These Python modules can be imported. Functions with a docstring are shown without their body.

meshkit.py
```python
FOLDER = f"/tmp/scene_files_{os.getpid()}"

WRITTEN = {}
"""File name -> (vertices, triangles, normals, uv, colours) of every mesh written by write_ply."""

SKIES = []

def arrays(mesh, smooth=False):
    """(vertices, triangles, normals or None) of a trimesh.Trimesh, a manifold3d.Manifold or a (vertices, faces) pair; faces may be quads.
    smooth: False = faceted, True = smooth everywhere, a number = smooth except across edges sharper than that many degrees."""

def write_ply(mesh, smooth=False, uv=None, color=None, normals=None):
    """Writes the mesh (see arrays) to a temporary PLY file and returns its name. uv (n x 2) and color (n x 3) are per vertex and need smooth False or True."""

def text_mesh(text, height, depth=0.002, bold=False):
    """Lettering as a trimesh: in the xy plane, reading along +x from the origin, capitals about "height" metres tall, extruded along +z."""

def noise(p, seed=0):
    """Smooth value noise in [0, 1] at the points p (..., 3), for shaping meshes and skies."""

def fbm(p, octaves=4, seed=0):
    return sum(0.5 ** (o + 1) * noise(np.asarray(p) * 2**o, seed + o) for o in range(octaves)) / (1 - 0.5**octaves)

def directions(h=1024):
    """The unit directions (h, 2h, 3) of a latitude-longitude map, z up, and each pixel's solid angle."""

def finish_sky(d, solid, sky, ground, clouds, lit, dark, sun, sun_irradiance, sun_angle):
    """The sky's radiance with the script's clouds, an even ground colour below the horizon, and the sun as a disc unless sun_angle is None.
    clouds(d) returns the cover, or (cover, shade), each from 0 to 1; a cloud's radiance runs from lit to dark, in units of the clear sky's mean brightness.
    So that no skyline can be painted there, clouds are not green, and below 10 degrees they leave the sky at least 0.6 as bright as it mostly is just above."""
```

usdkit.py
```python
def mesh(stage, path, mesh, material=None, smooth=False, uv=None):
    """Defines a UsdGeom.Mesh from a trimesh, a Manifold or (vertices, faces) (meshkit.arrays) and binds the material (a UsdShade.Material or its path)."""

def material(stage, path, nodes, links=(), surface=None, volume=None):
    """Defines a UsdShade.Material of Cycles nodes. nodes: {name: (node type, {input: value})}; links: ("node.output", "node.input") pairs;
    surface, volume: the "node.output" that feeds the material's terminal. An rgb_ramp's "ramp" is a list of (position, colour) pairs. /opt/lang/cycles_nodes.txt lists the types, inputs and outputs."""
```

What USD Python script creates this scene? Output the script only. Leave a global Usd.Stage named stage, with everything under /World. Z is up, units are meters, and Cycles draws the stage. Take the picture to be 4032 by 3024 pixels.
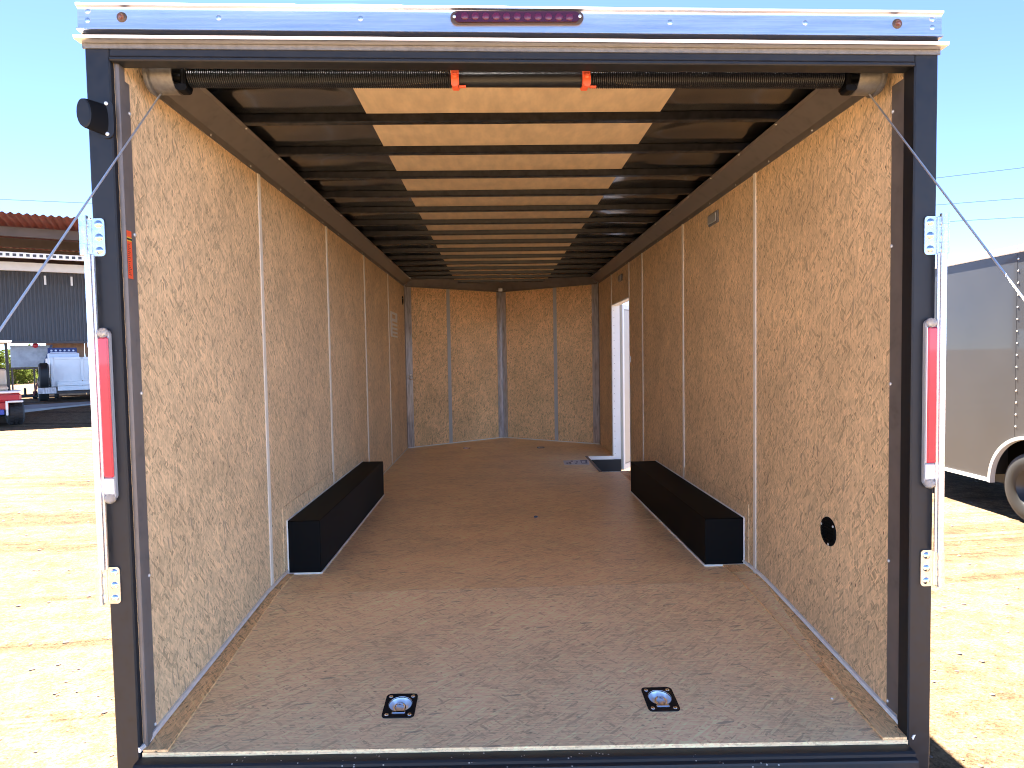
import math, random
import numpy as np, trimesh, usdkit, meshkit
from shapely.geometry import Polygon, Point, box as sbox, LineString
from shapely.ops import unary_union
from pxr import Usd, UsdGeom, UsdLux, UsdShade, Gf, Sdf, Vt

stage = Usd.Stage.CreateInMemory()
UsdGeom.SetStageUpAxis(stage, UsdGeom.Tokens.z)
UsdGeom.SetStageMetersPerUnit(stage, 1.0)
stage.SetDefaultPrim(UsdGeom.Xform.Define(stage, '/World').GetPrim())
UsdGeom.Scope.Define(stage, '/World/Looks')
rng = np.random.default_rng(7)
random.seed(7)

# ------------------------------------------------------------------ camera, sky, sun
EXPOSURE = 3.68
SKY, SUN = 0.05, 1.25
CAM = np.array([-0.09772, -1.95351, 1.13739])
YAW, PITCH, ROLL, FPX = 0.02598, 0.043546, -0.016851, 2495.57
cy, sy, cp, sp, cr, sr = (math.cos(YAW), math.sin(YAW), math.cos(PITCH), math.sin(PITCH), math.cos(ROLL), math.sin(ROLL))
fwd = np.array([sy * cp, cy * cp, -sp]); r0 = np.array([cy, -sy, 0]); u0 = np.cross(r0, fwd)
rt, up = cr * r0 + sr * u0, cr * u0 - sr * r0
cam = UsdGeom.Camera.Define(stage, '/World/camera')
cam.CreateHorizontalApertureAttr(36.0); cam.CreateVerticalApertureAttr(27.0)
cam.CreateFocalLengthAttr(36.0 * FPX / 4032); cam.CreateClippingRangeAttr(Gf.Vec2f(0.03, 5000))
cam.CreateExposureAttr(EXPOSURE)
cam.AddTransformOp().Set(Gf.Matrix4d(*rt, 0, *up, 0, *(-fwd), 0, *CAM, 1))

S = np.array([-0.17, 0.60, 1.0]); S /= np.linalg.norm(S)
sun = UsdLux.DistantLight.Define(stage, '/World/sun')
sun.CreateNormalizeAttr(True); sun.CreateIntensityAttr(SUN); sun.CreateAngleAttr(0.5)
sun.CreateColorAttr(Gf.Vec3f(1.0, 0.93, 0.82))
a = np.cross([0, 0, 1.0], S); a /= np.linalg.norm(a); b = np.cross(S, a)
sun.AddTransformOp().Set(Gf.Matrix4d(*a, 0, *b, 0, *S, 0, 0, 0, 20, 1))
dome = UsdLux.DomeLight.Define(stage, '/World/sky')
dome.GetPrim().SetCustomDataByKey('kind', 'structure')
skym = usdkit.material(stage, '/World/Looks/sky', {
    't': ('sky_texture', {'sky_type': 'single_scattering', 'sun_disc': False, 'sun_elevation': math.asin(S[2]),
                          'sun_rotation': math.atan2(S[0], S[1]), 'altitude': 300.0, 'air_density': 0.37, 'aerosol_density': 0.0, 'ozone_density': 3.0}),
    'b': ('background_shader', {'strength': SKY})}, [('t.color', 'b.color')], surface='b.background')
UsdShade.MaterialBindingAPI.Apply(dome.GetPrim()).Bind(skym)

# ------------------------------------------------------------------ materials
MATS = {}
def simple(name, color, rough=0.5, metal=0.0, spec=0.5, noise=0.0, nscale=40, bump=0.0, bscale=200, coat=0.0, trans=0.0, stretch=None, dist=0.002):
    n = {'p': ('principled_bsdf', {'base_color': color, 'roughness': rough, 'metallic': metal, 'specular_ior_level': spec, 'coat_weight': coat, 'transmission_weight': trans})}
    l = []
    if noise or bump:
        n['tc'] = ('texture_coordinate', {})
        vec = 'tc.object'
        if stretch is not None:
            n['st'] = ('vector_math', {'math_type': 'multiply', 'vector2': stretch}); l.append(('tc.object', 'st.vector1')); vec = 'st.vector'
    if noise:
        n['nz'] = ('noise_texture', {'scale': float(nscale), 'detail': 4.0, 'roughness': 0.6}); l.append((vec, 'nz.vector'))
        c = np.array(color)
        n['rp'] = ('rgb_ramp', {'ramp': [(0.3, tuple(np.clip(c * (1 - noise), 0, 1))), (0.7, tuple(np.clip(c * (1 + noise), 0, 1)))]})
        n['rr'] = ('map_range', {'from_min': 0.3, 'from_max': 0.7, 'to_min': rough * 0.85, 'to_max': min(1, rough * 1.2), 'clamp': True})
        l += [('nz.fac', 'rp.fac'), ('rp.color', 'p.base_color'), ('nz.fac', 'rr.value'), ('rr.result', 'p.roughness')]
    if bump:
        n['nb'] = ('noise_texture', {'scale': float(bscale), 'detail': 3.0}); l.append((vec, 'nb.vector'))
        n['bu'] = ('bump', {'strength': bump, 'distance': dist}); l += [('nb.fac', 'bu.height'), ('bu.normal', 'p.normal')]
    MATS[name] = usdkit.material(stage, '/World/Looks/' + name, n, l, surface='p.BSDF')
    return MATS[name]

def osb(name, axis, grain, tint=(1, 1, 1), across=0.0060, along=0.038, rough=0.55, spread=0.85, fleck=1.0):
    """Oriented strand board in a plane whose normal is `axis`, strands mostly along `grain`."""
    sc = [1 / across] * 3; sc['xyz'.index(grain)] = 1 / along
    n = {'tc': ('texture_coordinate', {}), 'oi': ('object_info', {}),
         'off': ('combine_xyz', {}), 'om': ('math', {'math_type': 'multiply', 'value2': 23.0}),
         'pos': ('vector_math', {'math_type': 'add'}),
         'wn': ('noise_texture', {'scale': 28.0, 'detail': 2.0}),
         'wc': ('vector_math', {'math_type': 'subtract', 'vector2': (0.5, 0.5, 0.5)}),
         'ws': ('vector_math', {'math_type': 'scale', 'scale': 0.007}),
         'wp': ('vector_math', {'math_type': 'add'})}
    l = [('oi.random', 'om.value1'), ('om.value', 'off.x'), ('om.value', 'off.y'), ('om.value', 'off.z'),
         ('tc.object', 'pos.vector1'), ('off.vector', 'pos.vector2'), ('pos.vector', 'wn.vector'), ('wn.color', 'wc.vector1'),
         ('wc.vector', 'ws.vector1'), ('ws.vector', 'wp.vector2'), ('pos.vector', 'wp.vector1')]
    t = np.array(tint)
    def ramp(d):
        s = spread
        base = np.array((0.78, 0.56, 0.325))
        R = [(0.0, base * (1 - 0.5 * s)), (0.1, base * (1 - 0.3 * s)), (0.28, base * (1 - 0.1 * s)), (0.6, base * (1 + 0.02 * s)), (0.9, base * (1 + 0.12 * s)), (1.0, base * (1 + 0.2 * s))]
        return [(p, tuple(np.clip(c * t * d, 0, 1))) for p, c in R]
    for k, (ang, mul) in enumerate(((0.05, 1.0), (0.8, 1.15), (-0.7, 1.05))):
        n[f'r{k}'] = ('vector_rotate', {'rotate_type': f'{axis}_axis', 'angle': ang})
        n[f's{k}'] = ('vector_math', {'math_type': 'multiply', 'vector2': tuple(np.array(sc) / mul)})
        n[f'v{k}'] = ('voronoi_texture', {'feature': 'f1', 'scale': 1.0, 'randomness': 1.0})
        n[f'c{k}'] = ('separate_color', {})
        n[f'k{k}'] = ('rgb_ramp', {'ramp': ramp((1.0, 0.96, 1.03, 0.9)[k])})
        l += [('wp.vector', f'r{k}.vector'), (f'r{k}.vector', f's{k}.vector1'), (f's{k}.vector', f'v{k}.vector'),
              (f'v{k}.color', f'c{k}.color'), (f'c{k}.r', f'k{k}.fac')]
    cur = 'k0.color'; hcur = 'c0.r'
    for k, th in ((1, 0.60), (2, 0.56)):
        n[f'm{k}'] = ('math', {'math_type': 'greater_than', 'value2': th}); l.append((f'c{k}.g', f'm{k}.value1'))
        n[f'x{k}'] = ('mix_color', {'blend_type': 'mix'}); l += [(f'm{k}.value', f'x{k}.fac'), (cur, f'x{k}.a'), (f'k{k}.color', f'x{k}.b')]
        n[f'h{k}'] = ('mix_float', {}); l += [(f'm{k}.value', f'h{k}.fac'), (hcur, f'h{k}.a'), (f'c{k}.b', f'h{k}.b')]
        cur, hcur = f'x{k}.result', f'h{k}.result'
    # fine grain along the strands, broad tone drift, dark flecks
    gs = [260.0] * 3; gs['xyz'.index(grain)] = 16.0
    n['gm'] = ('vector_math', {'math_type': 'multiply', 'vector2': tuple(gs)})
    n['gn'] = ('noise_texture', {'scale': 1.0, 'detail': 3.0, 'roughness': 0.65})
    n['gr'] = ('map_range', {'from_min': 0.3, 'from_max': 0.7, 'to_min': 0.78, 'to_max': 1.2})
    n['bn'] = ('noise_texture', {'scale': 3.2, 'detail': 3.0})
    n['br'] = ('map_range', {'from_min': 0.3, 'from_max': 0.7, 'to_min': 0.9, 'to_max': 1.1})
    n['gb'] = ('math', {'math_type': 'multiply'})
    n['gx'] = ('vector_math', {'math_type': 'scale'})
    l += [('wp.vector', 'gm.vector1'), ('gm.vector', 'gn.vector'), ('gn.fac', 'gr.value'), ('pos.vector', 'bn.vector'), ('bn.fac', 'br.value'),
          ('gr.result', 'gb.value1'), ('br.result', 'gb.value2'), (cur, 'gx.vector1'), ('gb.value', 'gx.scale')]
    prev = 'gx.vector'
    for q, (ang, fa, fl, th, op) in enumerate(((0.35, 190.0, 40.0, 0.91, 0.62), (-0.75, 210.0, 50.0, 0.925, 0.6), (0.1, 110.0, 60.0, 0.988, 0.85))):
        fs = [fa] * 3; fs['xyz'.index(grain)] = fl
        n[f'fr{q}'] = ('vector_rotate', {'rotate_type': f'{axis}_axis', 'angle': ang})
        n[f'fm{q}'] = ('vector_math', {'math_type': 'multiply', 'vector2': tuple(fs)})
        n[f'fv{q}'] = ('voronoi_texture', {'feature': 'f1', 'scale': 1.0}); n[f'fc{q}'] = ('separate_color', {})
        n[f'ft{q}'] = ('math', {'math_type': 'greater_than', 'value2': th}); n[f'fd{q}'] = ('map_range', {'from_min': 0.2, 'from_max': 0.5, 'to_min': op * fleck, 'to_max': 0.0, 'clamp': True})
        n[f'fk{q}'] = ('math', {'math_type': 'multiply'})
        n[f'fx{q}'] = ('mix_color', {'blend_type': 'mix', 'b': tuple(np.array((0.25, 0.14, 0.07) if q < 2 else (0.05, 0.03, 0.02)) * t)})
        l += [('wp.vector', f'fr{q}.vector'), (f'fr{q}.vector', f'fm{q}.vector1'), (f'fm{q}.vector', f'fv{q}.vector'), (f'fv{q}.color', f'fc{q}.color'), (f'fc{q}.g', f'ft{q}.value1'), (f'fv{q}.distance', f'fd{q}.value'),
              (f'ft{q}.value', f'fk{q}.value1'), (f'fd{q}.result', f'fk{q}.value2'), (f'fk{q}.value', f'fx{q}.fac'), (prev, f'fx{q}.a')]
        prev = f'fx{q}.result'
    # sparse grey weathered strands
    ss = [90.0] * 3; ss['xyz'.index(grain)] = 15.0
    n['sr'] = ('vector_rotate', {'rotate_type': f'{axis}_axis', 'angle': -0.15})
    n['sm'] = ('vector_math', {'math_type': 'multiply', 'vector2': tuple(ss)})
    n['sv'] = ('voronoi_texture', {'feature': 'f1', 'scale': 1.0}); n['sc'] = ('separate_color', {})
    n['stt'] = ('math', {'math_type': 'greater_than', 'value2': 0.985}); n['sd'] = ('math', {'math_type': 'less_than', 'value2': 0.5})
    n['sk'] = ('math', {'math_type': 'multiply'}); n['so'] = ('math', {'math_type': 'multiply', 'value2': 0.6})
    n['sx'] = ('mix_color', {'blend_type': 'mix', 'b': tuple(np.array((0.30, 0.225, 0.16)) * t)})
    l += [('wp.vector', 'sr.vector'), ('sr.vector', 'sm.vector1'), ('sm.vector', 'sv.vector'), ('sv.color', 'sc.color'), ('sc.b', 'stt.value1'), ('sv.distance', 'sd.value1'),
          ('stt.value', 'sk.value1'), ('sd.value', 'sk.value2'), ('sk.value', 'so.value1'), ('so.value', 'sx.fac'), (prev, 'sx.a')]
    n['bu'] = ('bump', {'strength': 0.1, 'distance': 0.0008}); l.append(('gn.fac', 'bu.height'))
    n['p'] = ('principled_bsdf', {'roughness': rough, 'specular_ior_level': 0.35})
    l += [('sx.result', 'p.base_color'), ('bu.normal', 'p.normal')]
    MATS[name] = usdkit.material(stage, '/World/Looks/' + name, n, l, surface='p.BSDF')

osb('osb_side_wall', 'x', 'z')
osb('osb_front_wall', 'y', 'z', tint=(1.08, 0.94, 0.80), across=0.011, along=0.045)
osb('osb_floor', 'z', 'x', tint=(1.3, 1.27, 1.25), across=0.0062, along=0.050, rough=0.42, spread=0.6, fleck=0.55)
osb('osb_floor_edge', 'z', 'y', tint=(1.15, 1.0, 0.82), across=0.007, along=0.055, rough=0.5, spread=0.8)
simple('black_steel', (0.009, 0.0098, 0.0125), 0.42, 0.0, 0.42, noise=0.25, nscale=30, bump=0.12, bscale=420, dist=0.0008)
simple('black_box', (0.003, 0.003, 0.0035), 0.6, 0, 0.12, bump=0.15, bscale=500, dist=0.0006)
simple('rubber', (0.012, 0.012, 0.013), 0.7, bump=0.2, bscale=300)
simple('liner_trim', (0.17, 0.15, 0.138), 0.38, 0.25, 0.5, noise=0.12, nscale=14)
simple('roof_skin', (0.14, 0.138, 0.14), 0.13, 0.9, 0.5, noise=0.08, nscale=6)
simple('roof_bow', (0.007, 0.007, 0.009), 0.3, 0.0, 0.4, noise=0.2, nscale=25)
simple('plywood', (0.66, 0.50, 0.33), 0.6, 0, 0.3, noise=0.14, nscale=7, stretch=(3, 1, 3), bump=0.1, bscale=90)
simple('aluminium', (0.74, 0.74, 0.77), 0.28, 0.95, noise=0.03, nscale=6, stretch=(0.5, 14, 14))
simple('dull_aluminium', (0.55, 0.55, 0.56), 0.36, 0.9, noise=0.22, nscale=7, stretch=(6, 6, 1))
simple('zinc', (0.80, 0.80, 0.78), 0.2, 0.95, noise=0.06, nscale=50)
simple('dish_zinc', (0.82, 0.84, 0.88), 0.3, 0.95)
simple('chrome', (0.85, 0.86, 0.9), 0.09, 1.0)
simple('screw_head', (0.9, 0.9, 0.88), 0.25, 0.6)
simple('caulk', (0.86, 0.84, 0.80), 0.6, noise=0.08, nscale=60, bump=0.2, bscale=80)
simple('seam_strip', (0.84, 0.77, 0.66), 0.45, noise=0.06, nscale=20)
simple('grey_strip', (0.5, 0.49, 0.47), 0.4, 0.3)
simple('drum_metal', (0.20, 0.19, 0.175), 0.42, 0.7, noise=0.2, nscale=60, bump=0.15, bscale=160)
simple('spring_steel', (0.016, 0.017, 0.02), 0.25, 0.3)
simple('cable_steel', (0.85, 0.85, 0.83), 0.3, 0.85, bump=0.5, bscale=900)
simple('orange_plastic', (0.85, 0.13, 0.05), 0.35)
simple('sticker_orange', (0.80, 0.10, 0.035), 0.4)
simple('sticker_yellow', (0.75, 0.55, 0.05), 0.4)
simple('print_black', (0.03, 0.02, 0.02), 0.5)
simple('white_paint', (0.78, 0.78, 0.76), 0.4, noise=0.04, nscale=5)
simple('cream_panel', (0.50, 0.465, 0.39), 0.45)
simple('red_lens', (0.50, 0.02, 0.045), 0.2, coat=0.5)
simple('dark_red_lens', (0.045, 0.003, 0.012), 0.12, coat=0.8)
simple('led_pink', (0.09, 0.006, 0.026), 0.25, coat=0.6)
simple('clear_plastic', (0.88, 0.89, 0.9), 0.06, trans=0.75)
simple('reflector_white', (0.72, 0.71, 0.72), 0.3, coat=0.5, bump=0.4, bscale=260)
simple('lamp_housing', (0.40, 0.40, 0.41), 0.2, coat=0.6)
simple('trim_pale', (0.42, 0.42, 0.42), 0.4)
simple('rim_dark', (0.05, 0.05, 0.052), 0.35, 0.6)
simple('amber_lens', (0.16, 0.05, 0.025), 0.2, coat=0.5)
simple('bronze', (0.12, 0.075, 0.05), 0.4, 0.5)
simple('grey_lens', (0.34, 0.34, 0.34), 0.3, coat=0.3)
simple('grey_plastic', (0.16, 0.15, 0.145), 0.4)
simple('paper', (0.62, 0.60, 0.62), 0.6)
simple('paper_print', (0.16, 0.16, 0.20), 0.6)
simple('tyre', (0.013, 0.013, 0.013), 0.6, bump=0.3, bscale=60)
simple('trailer_grey', (0.06, 0.06, 0.062), 0.42, 0.4, noise=0.06, nscale=1.2, coat=0.25)
simple('rim_silver', (0.55, 0.55, 0.55), 0.3, 0.8)

# ------------------------------------------------------------------ scene helpers
taken, origin = {}, {}
def numbered(parent, name):
    k = parent + '/' + name
    n = taken.get(k, 0); taken[k] = n + 1
    return k if n == 0 else f'{k}_{n:03d}'
def meta(prim, label=None, cat=None, group=None, kind=None):
    for k, v in (('label', label), ('category', cat), ('group', group), ('kind', kind)):
        if v: prim.SetCustomDataByKey(k, v)
def thing(name, at, label, cat, group=None):
    p = numbered('/World', name)
    x = UsdGeom.Xform.Define(stage, p); x.AddTranslateOp().Set(Gf.Vec3d(*map(float, at)))
    meta(x.GetPrim(), label, cat, group)
    origin[p] = np.array(at, float)
    return p
def tri(m):
    if isinstance(m, (list,)): m = trimesh.util.concatenate([tri(x) for x in m])
    return m
def part(parent, name, mesh, mat, label=None, smooth=30, kind=None, cat=None, group=None):
    """One Mesh prim under parent (a thing's path, a part's path or /World); mesh in world coordinates."""
    mesh = tri(mesh).copy()
    o = origin.get(parent, np.zeros(3))
    mesh.apply_translation(-o)
    p = numbered(parent, name)
    g = usdkit.mesh(stage, p, mesh, MATS[mat], smooth=smooth)
    origin[p] = o
    meta(g.GetPrim(), label, cat, group, kind)
    return p
def bx(x0, x1, y0, y1, z0, z1, c=0.0):
    x0, x1 = sorted((x0, x1)); y0, y1 = sorted((y0, y1)); z0, z1 = sorted((z0, z1))
    if c <= 0:
        m = trimesh.creation.box((x1 - x0, y1 - y0, z1 - z0)); m.apply_translation(((x0 + x1) / 2, (y0 + y1) / 2, (z0 + z1) / 2)); return m
    c = min(c, 0.45 * min(x1 - x0, y1 - y0, z1 - z0))
    P = []
    for sx in (0, 1):
        for s2 in (0, 1):
            for s3 in (0, 1):
                X = (x0, x1)[sx]; Y = (y0, y1)[s2]; Z = (z0, z1)[s3]
                ix = X + (c if sx == 0 else -c); iy = Y + (c if s2 == 0 else -c); iz = Z + (c if s3 == 0 else -c)
                P += [(X, iy, iz), (ix, Y, iz), (ix, iy, Z)]
    return trimesh.convex.convex_hull(np.array(P))
def ext(poly, axis, a0, a1):
    """Polygon in the plane normal to axis, extruded from a0 to a1. axis x: (y,z), y: (x,z), z: (x,y)."""
    ms = []
    for g in getattr(poly, 'geoms', [poly]):
        m = trimesh.creation.extrude_polygon(g, abs(a1 - a0), engine='earcut')
        v = np.array(m.vertices); lo = min(a0, a1)
        if axis == 'x': nv = np.c_[v[:, 2] + lo, v[:, 0], v[:, 1]]
        elif axis == 'y': nv = np.c_[v[:, 0], v[:, 2] + lo, v[:, 1]]
        else: nv = np.c_[v[:, 0], v[:, 1], v[:, 2] + lo]
        f = np.array(m.faces)
        if axis == 'y': f = f[:, ::-1]
        ms.append(trimesh.Trimesh(nv, f, process=False))
    return trimesh.util.concatenate(ms)
def tube(pts, r, n=8, cap=True):
    pts = np.array(pts, float); m = len(pts)
    T = np.gradient(pts, axis=0); T /= np.linalg.norm(T, axis=1)[:, None]
    ref = np.array([0, 0, 1.0]) if abs(T[0][2]) < 0.9 else np.array([1.0, 0, 0])
    V = []
    rr = np.broadcast_to(r, (m,))
    for i in range(m):
        A = np.cross(T[i], ref); A /= np.linalg.norm(A); B = np.cross(T[i], A)
        th = np.arange(n) * 2 * np.pi / n
        V.append(pts[i] + rr[i] * (np.cos(th)[:, None] * A + np.sin(th)[:, None] * B))
    V = np.concatenate(V); F = []
    i, j = np.meshgrid(np.arange(m - 1), np.arange(n), indexing='ij')
    p = i * n + j; q = i * n + (j + 1) % n
    F = np.concatenate([np.stack([p, q, p + n], -1).reshape(-1, 3), np.stack([q, q + n, p + n], -1).reshape(-1, 3)])
    if cap:
        V = np.vstack([V, pts[0], pts[-1]]); c0, c1 = len(V) - 2, len(V) - 1; k = np.arange(n)
        F = np.vstack([F, np.stack([np.full(n, c0), (k + 1) % n, k], -1), np.stack([np.full(n, c1), (m - 1) * n + k, (m - 1) * n + (k + 1) % n], -1)])
    return trimesh.Trimesh(V, F, process=False)
def cyl(p0, p1, r, n=16): return tube([p0, p1], r, n)
def lathe(profile, centre, axis, n=32):
    """profile: (radius, offset along axis) pairs."""
    pr = np.array(profile, float); th = np.arange(n) * 2 * np.pi / n; m = len(pr)
    V = np.stack([np.outer(pr[:, 0], np.cos(th)), np.outer(pr[:, 0], np.sin(th)), np.repeat(pr[:, 1:2], n, 1)], -1).reshape(-1, 3)
    i, j = np.meshgrid(np.arange(m - 1), np.arange(n), indexing='ij'); p = i * n + j; q = i * n + (j + 1) % n
    F = np.concatenate([np.stack([p, q, p + n], -1).reshape(-1, 3), np.stack([q, q + n, p + n], -1).reshape(-1, 3)])
    if axis == 'x': V = V[:, [2, 0, 1]]
    elif axis == 'y': V = V[:, [1, 2, 0]]
    return trimesh.Trimesh(V + np.array(centre), F, process=False)
def dome_(c, axis, r, h, sgn=1, n=10):
    """A low round head of radius r and height h standing on the point c, along axis."""
    pr = [(r, 0), (r * 0.92, h * 0.45), (r * 0.6, h * 0.85), (1e-5, h)]
    m = lathe([(a, b * sgn) for a, b in pr], c, axis, n)
    if sgn < 0: m.invert()
    return m
def ico(c, r, sub=1, scale=(1, 1, 1)):
    m = trimesh.creation.icosphere(sub, r); m.apply_scale(scale); m.apply_translation(c); return m
def capsule2(cx, cz, w, h):
    r = w / 2
    return LineString([(cx, cz - h / 2 + r), (cx, cz + h / 2 - r)]).buffer(r, 8) if h > w else LineString([(cx - w / 2 + h / 2, cz), (cx + w / 2 - h / 2, cz)]).buffer(h / 2, 8)
def rrect(x0, x1, z0, z1, r): return sbox(x0 + r, z0 + r, x1 - r, z1 - r).buffer(r, 5)
def tilt(m, k=1.0):
    """The rear frame sits a little lower on its right side."""
    m = tri(m).copy(); m.vertices[:, 2] += -0.0116 * k * (m.vertices[:, 0] + 1.29); return m
def rotz(m, ang, c=(0, 0, 0)):
    m = tri(m).copy(); m.apply_transform(trimesh.transformations.rotation_matrix(ang, (0, 0, 1), c)); return m

G0 = -0.53
def ground_z(x, y):
    t = -0.66 * np.asarray(x, float) + 0.75 * np.asarray(y, float) * (np.asarray(x) < 0)
    s = np.clip((t - 3.5) / 15.0, 0, 1)
    return G0 + 0.68 * (s * s * (3 - 2 * s) * 0.5 + s * 0.5)

# ------------------------------------------------------------------ ground
gn = {'g': ('geometry', {}),
      'n1': ('noise_texture', {'scale': 0.35, 'detail': 5.0, 'roughness': 0.6}),
      'n2': ('noise_texture', {'scale': 9.0, 'detail': 6.0, 'roughness': 0.7}),
      'n3': ('noise_texture', {'scale': 55.0, 'detail': 4.0, 'roughness': 0.7}),
      'r1': ('rgb_ramp', {'ramp': [(0.3, (0.235, 0.152, 0.084)), (0.7, (0.325, 0.215, 0.122))]}),
      'r2': ('map_range', {'from_min': 0.3, 'from_max': 0.7, 'to_min': 0.42, 'to_max': 1.12}),
      'r3': ('map_range', {'from_min': 0.3, 'from_max': 0.7, 'to_min': 0.35, 'to_max': 1.15}),
      'm1': ('math', {'math_type': 'multiply'}), 'sx': ('vector_math', {'math_type': 'scale'}),
      # wheel tracks running across the yard
      'rot': ('vector_rotate', {'rotate_type': 'z_axis', 'angle': -0.12}),
      'tm': ('vector_math', {'math_type': 'multiply', 'vector2': (0.16, 3.2, 1.0)}),
      'tn': ('noise_texture', {'scale': 1.0, 'detail': 3.0, 'distortion': 0.4}),
      'tr': ('map_range', {'from_min': 0.52, 'from_max': 0.62, 'to_min': 1.0, 'to_max': 0.62, 'clamp': True}),
      'm2': ('math', {'math_type': 'multiply'}),
      # small stones lying in the sand
      'v': ('voronoi_texture', {'feature': 'f1', 'scale': 26.0}), 'vc': ('separate_color', {}),
      'vt': ('math', {'math_type': 'greater_than', 'value2': 0.80}), 'vd': ('math', {'math_type': 'less_than', 'value2': 0.33}), 'vm': ('math', {'math_type': 'multiply'}),
      'vx': ('mix_color', {'b': (0.10, 0.065, 0.05)}), 'vf': ('math', {'math_type': 'multiply', 'value2': 0.6}),
      'ha': ('math', {'math_type': 'multiply_add', 'value2': 0.5}), 'hb': ('math', {'math_type': 'multiply_add', 'value2': 0.6}),
      'hc': ('math', {'math_type': 'multiply_add', 'value2': 1.5}),
      'bu': ('bump', {'strength': 0.9, 'distance': 0.035}),
      'p': ('principled_bsdf', {'roughness': 0.95, 'specular_ior_level': 0.1})}
gl = [('g.position', f'{k}.vector') for k in ('n1', 'n2', 'n3', 'v', 'rot')] + [
    ('n1.fac', 'r1.fac'), ('n2.fac', 'r2.value'), ('n3.fac', 'r3.value'), ('r2.result', 'm1.value1'), ('r3.result', 'm1.value2'),
    ('rot.vector', 'tm.vector1'), ('tm.vector', 'tn.vector'), ('tn.fac', 'tr.value'), ('tr.result', 'm2.value1'), ('m1.value', 'm2.value2'),
    ('r1.color', 'sx.vector1'), ('m2.value', 'sx.scale'), ('v.color', 'vc.color'), ('vc.r', 'vt.value1'), ('v.distance', 'vd.value1'), ('vt.value', 'vm.value1'), ('vd.value', 'vm.value2'),
    ('vm.value', 'vf.value1'), ('vf.value', 'vx.fac'), ('sx.vector', 'vx.a'), ('vx.result', 'p.base_color'),
    ('n3.fac', 'ha.value1'), ('n2.fac', 'ha.value3'), ('vm.value', 'hb.value1'), ('ha.value', 'hb.value3'), ('tr.result', 'hc.value1'), ('hb.value', 'hc.value3'), ('hc.value', 'bu.height'), ('bu.normal', 'p.normal')]
MATS['sand'] = usdkit.material(stage, '/World/Looks/sand', gn, gl, surface='p.BSDF')
def axis_pts():
    a = np.concatenate([np.linspace(0, 30, 61), 30 * 1.22 ** np.arange(1, 18)])
    return np.concatenate([-a[:0:-1], a])
gx = axis_pts(); X, Y = np.meshgrid(gx, gx, indexing='ij')
Zg = ground_z(X, Y) + 0.02 * (meshkit.noise(np.stack([X * 0.7, Y * 0.7, X * 0], -1)) - 0.5)
nx = len(gx); i, j = np.meshgrid(np.arange(nx - 1), np.arange(nx - 1), indexing='ij'); p = i * nx + j
gm = trimesh.Trimesh(np.stack([X, Y, Zg], -1).reshape(-1, 3), np.concatenate([np.stack([p, p + nx, p + 1], -1).reshape(-1, 3), np.stack([p + nx, p + nx + 1, p + 1], -1).reshape(-1, 3)]), process=False)
part('/World', 'ground', gm, 'sand', 'pale sandy yard with wheel tracks and small stones', smooth=True, kind='structure')

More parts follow.
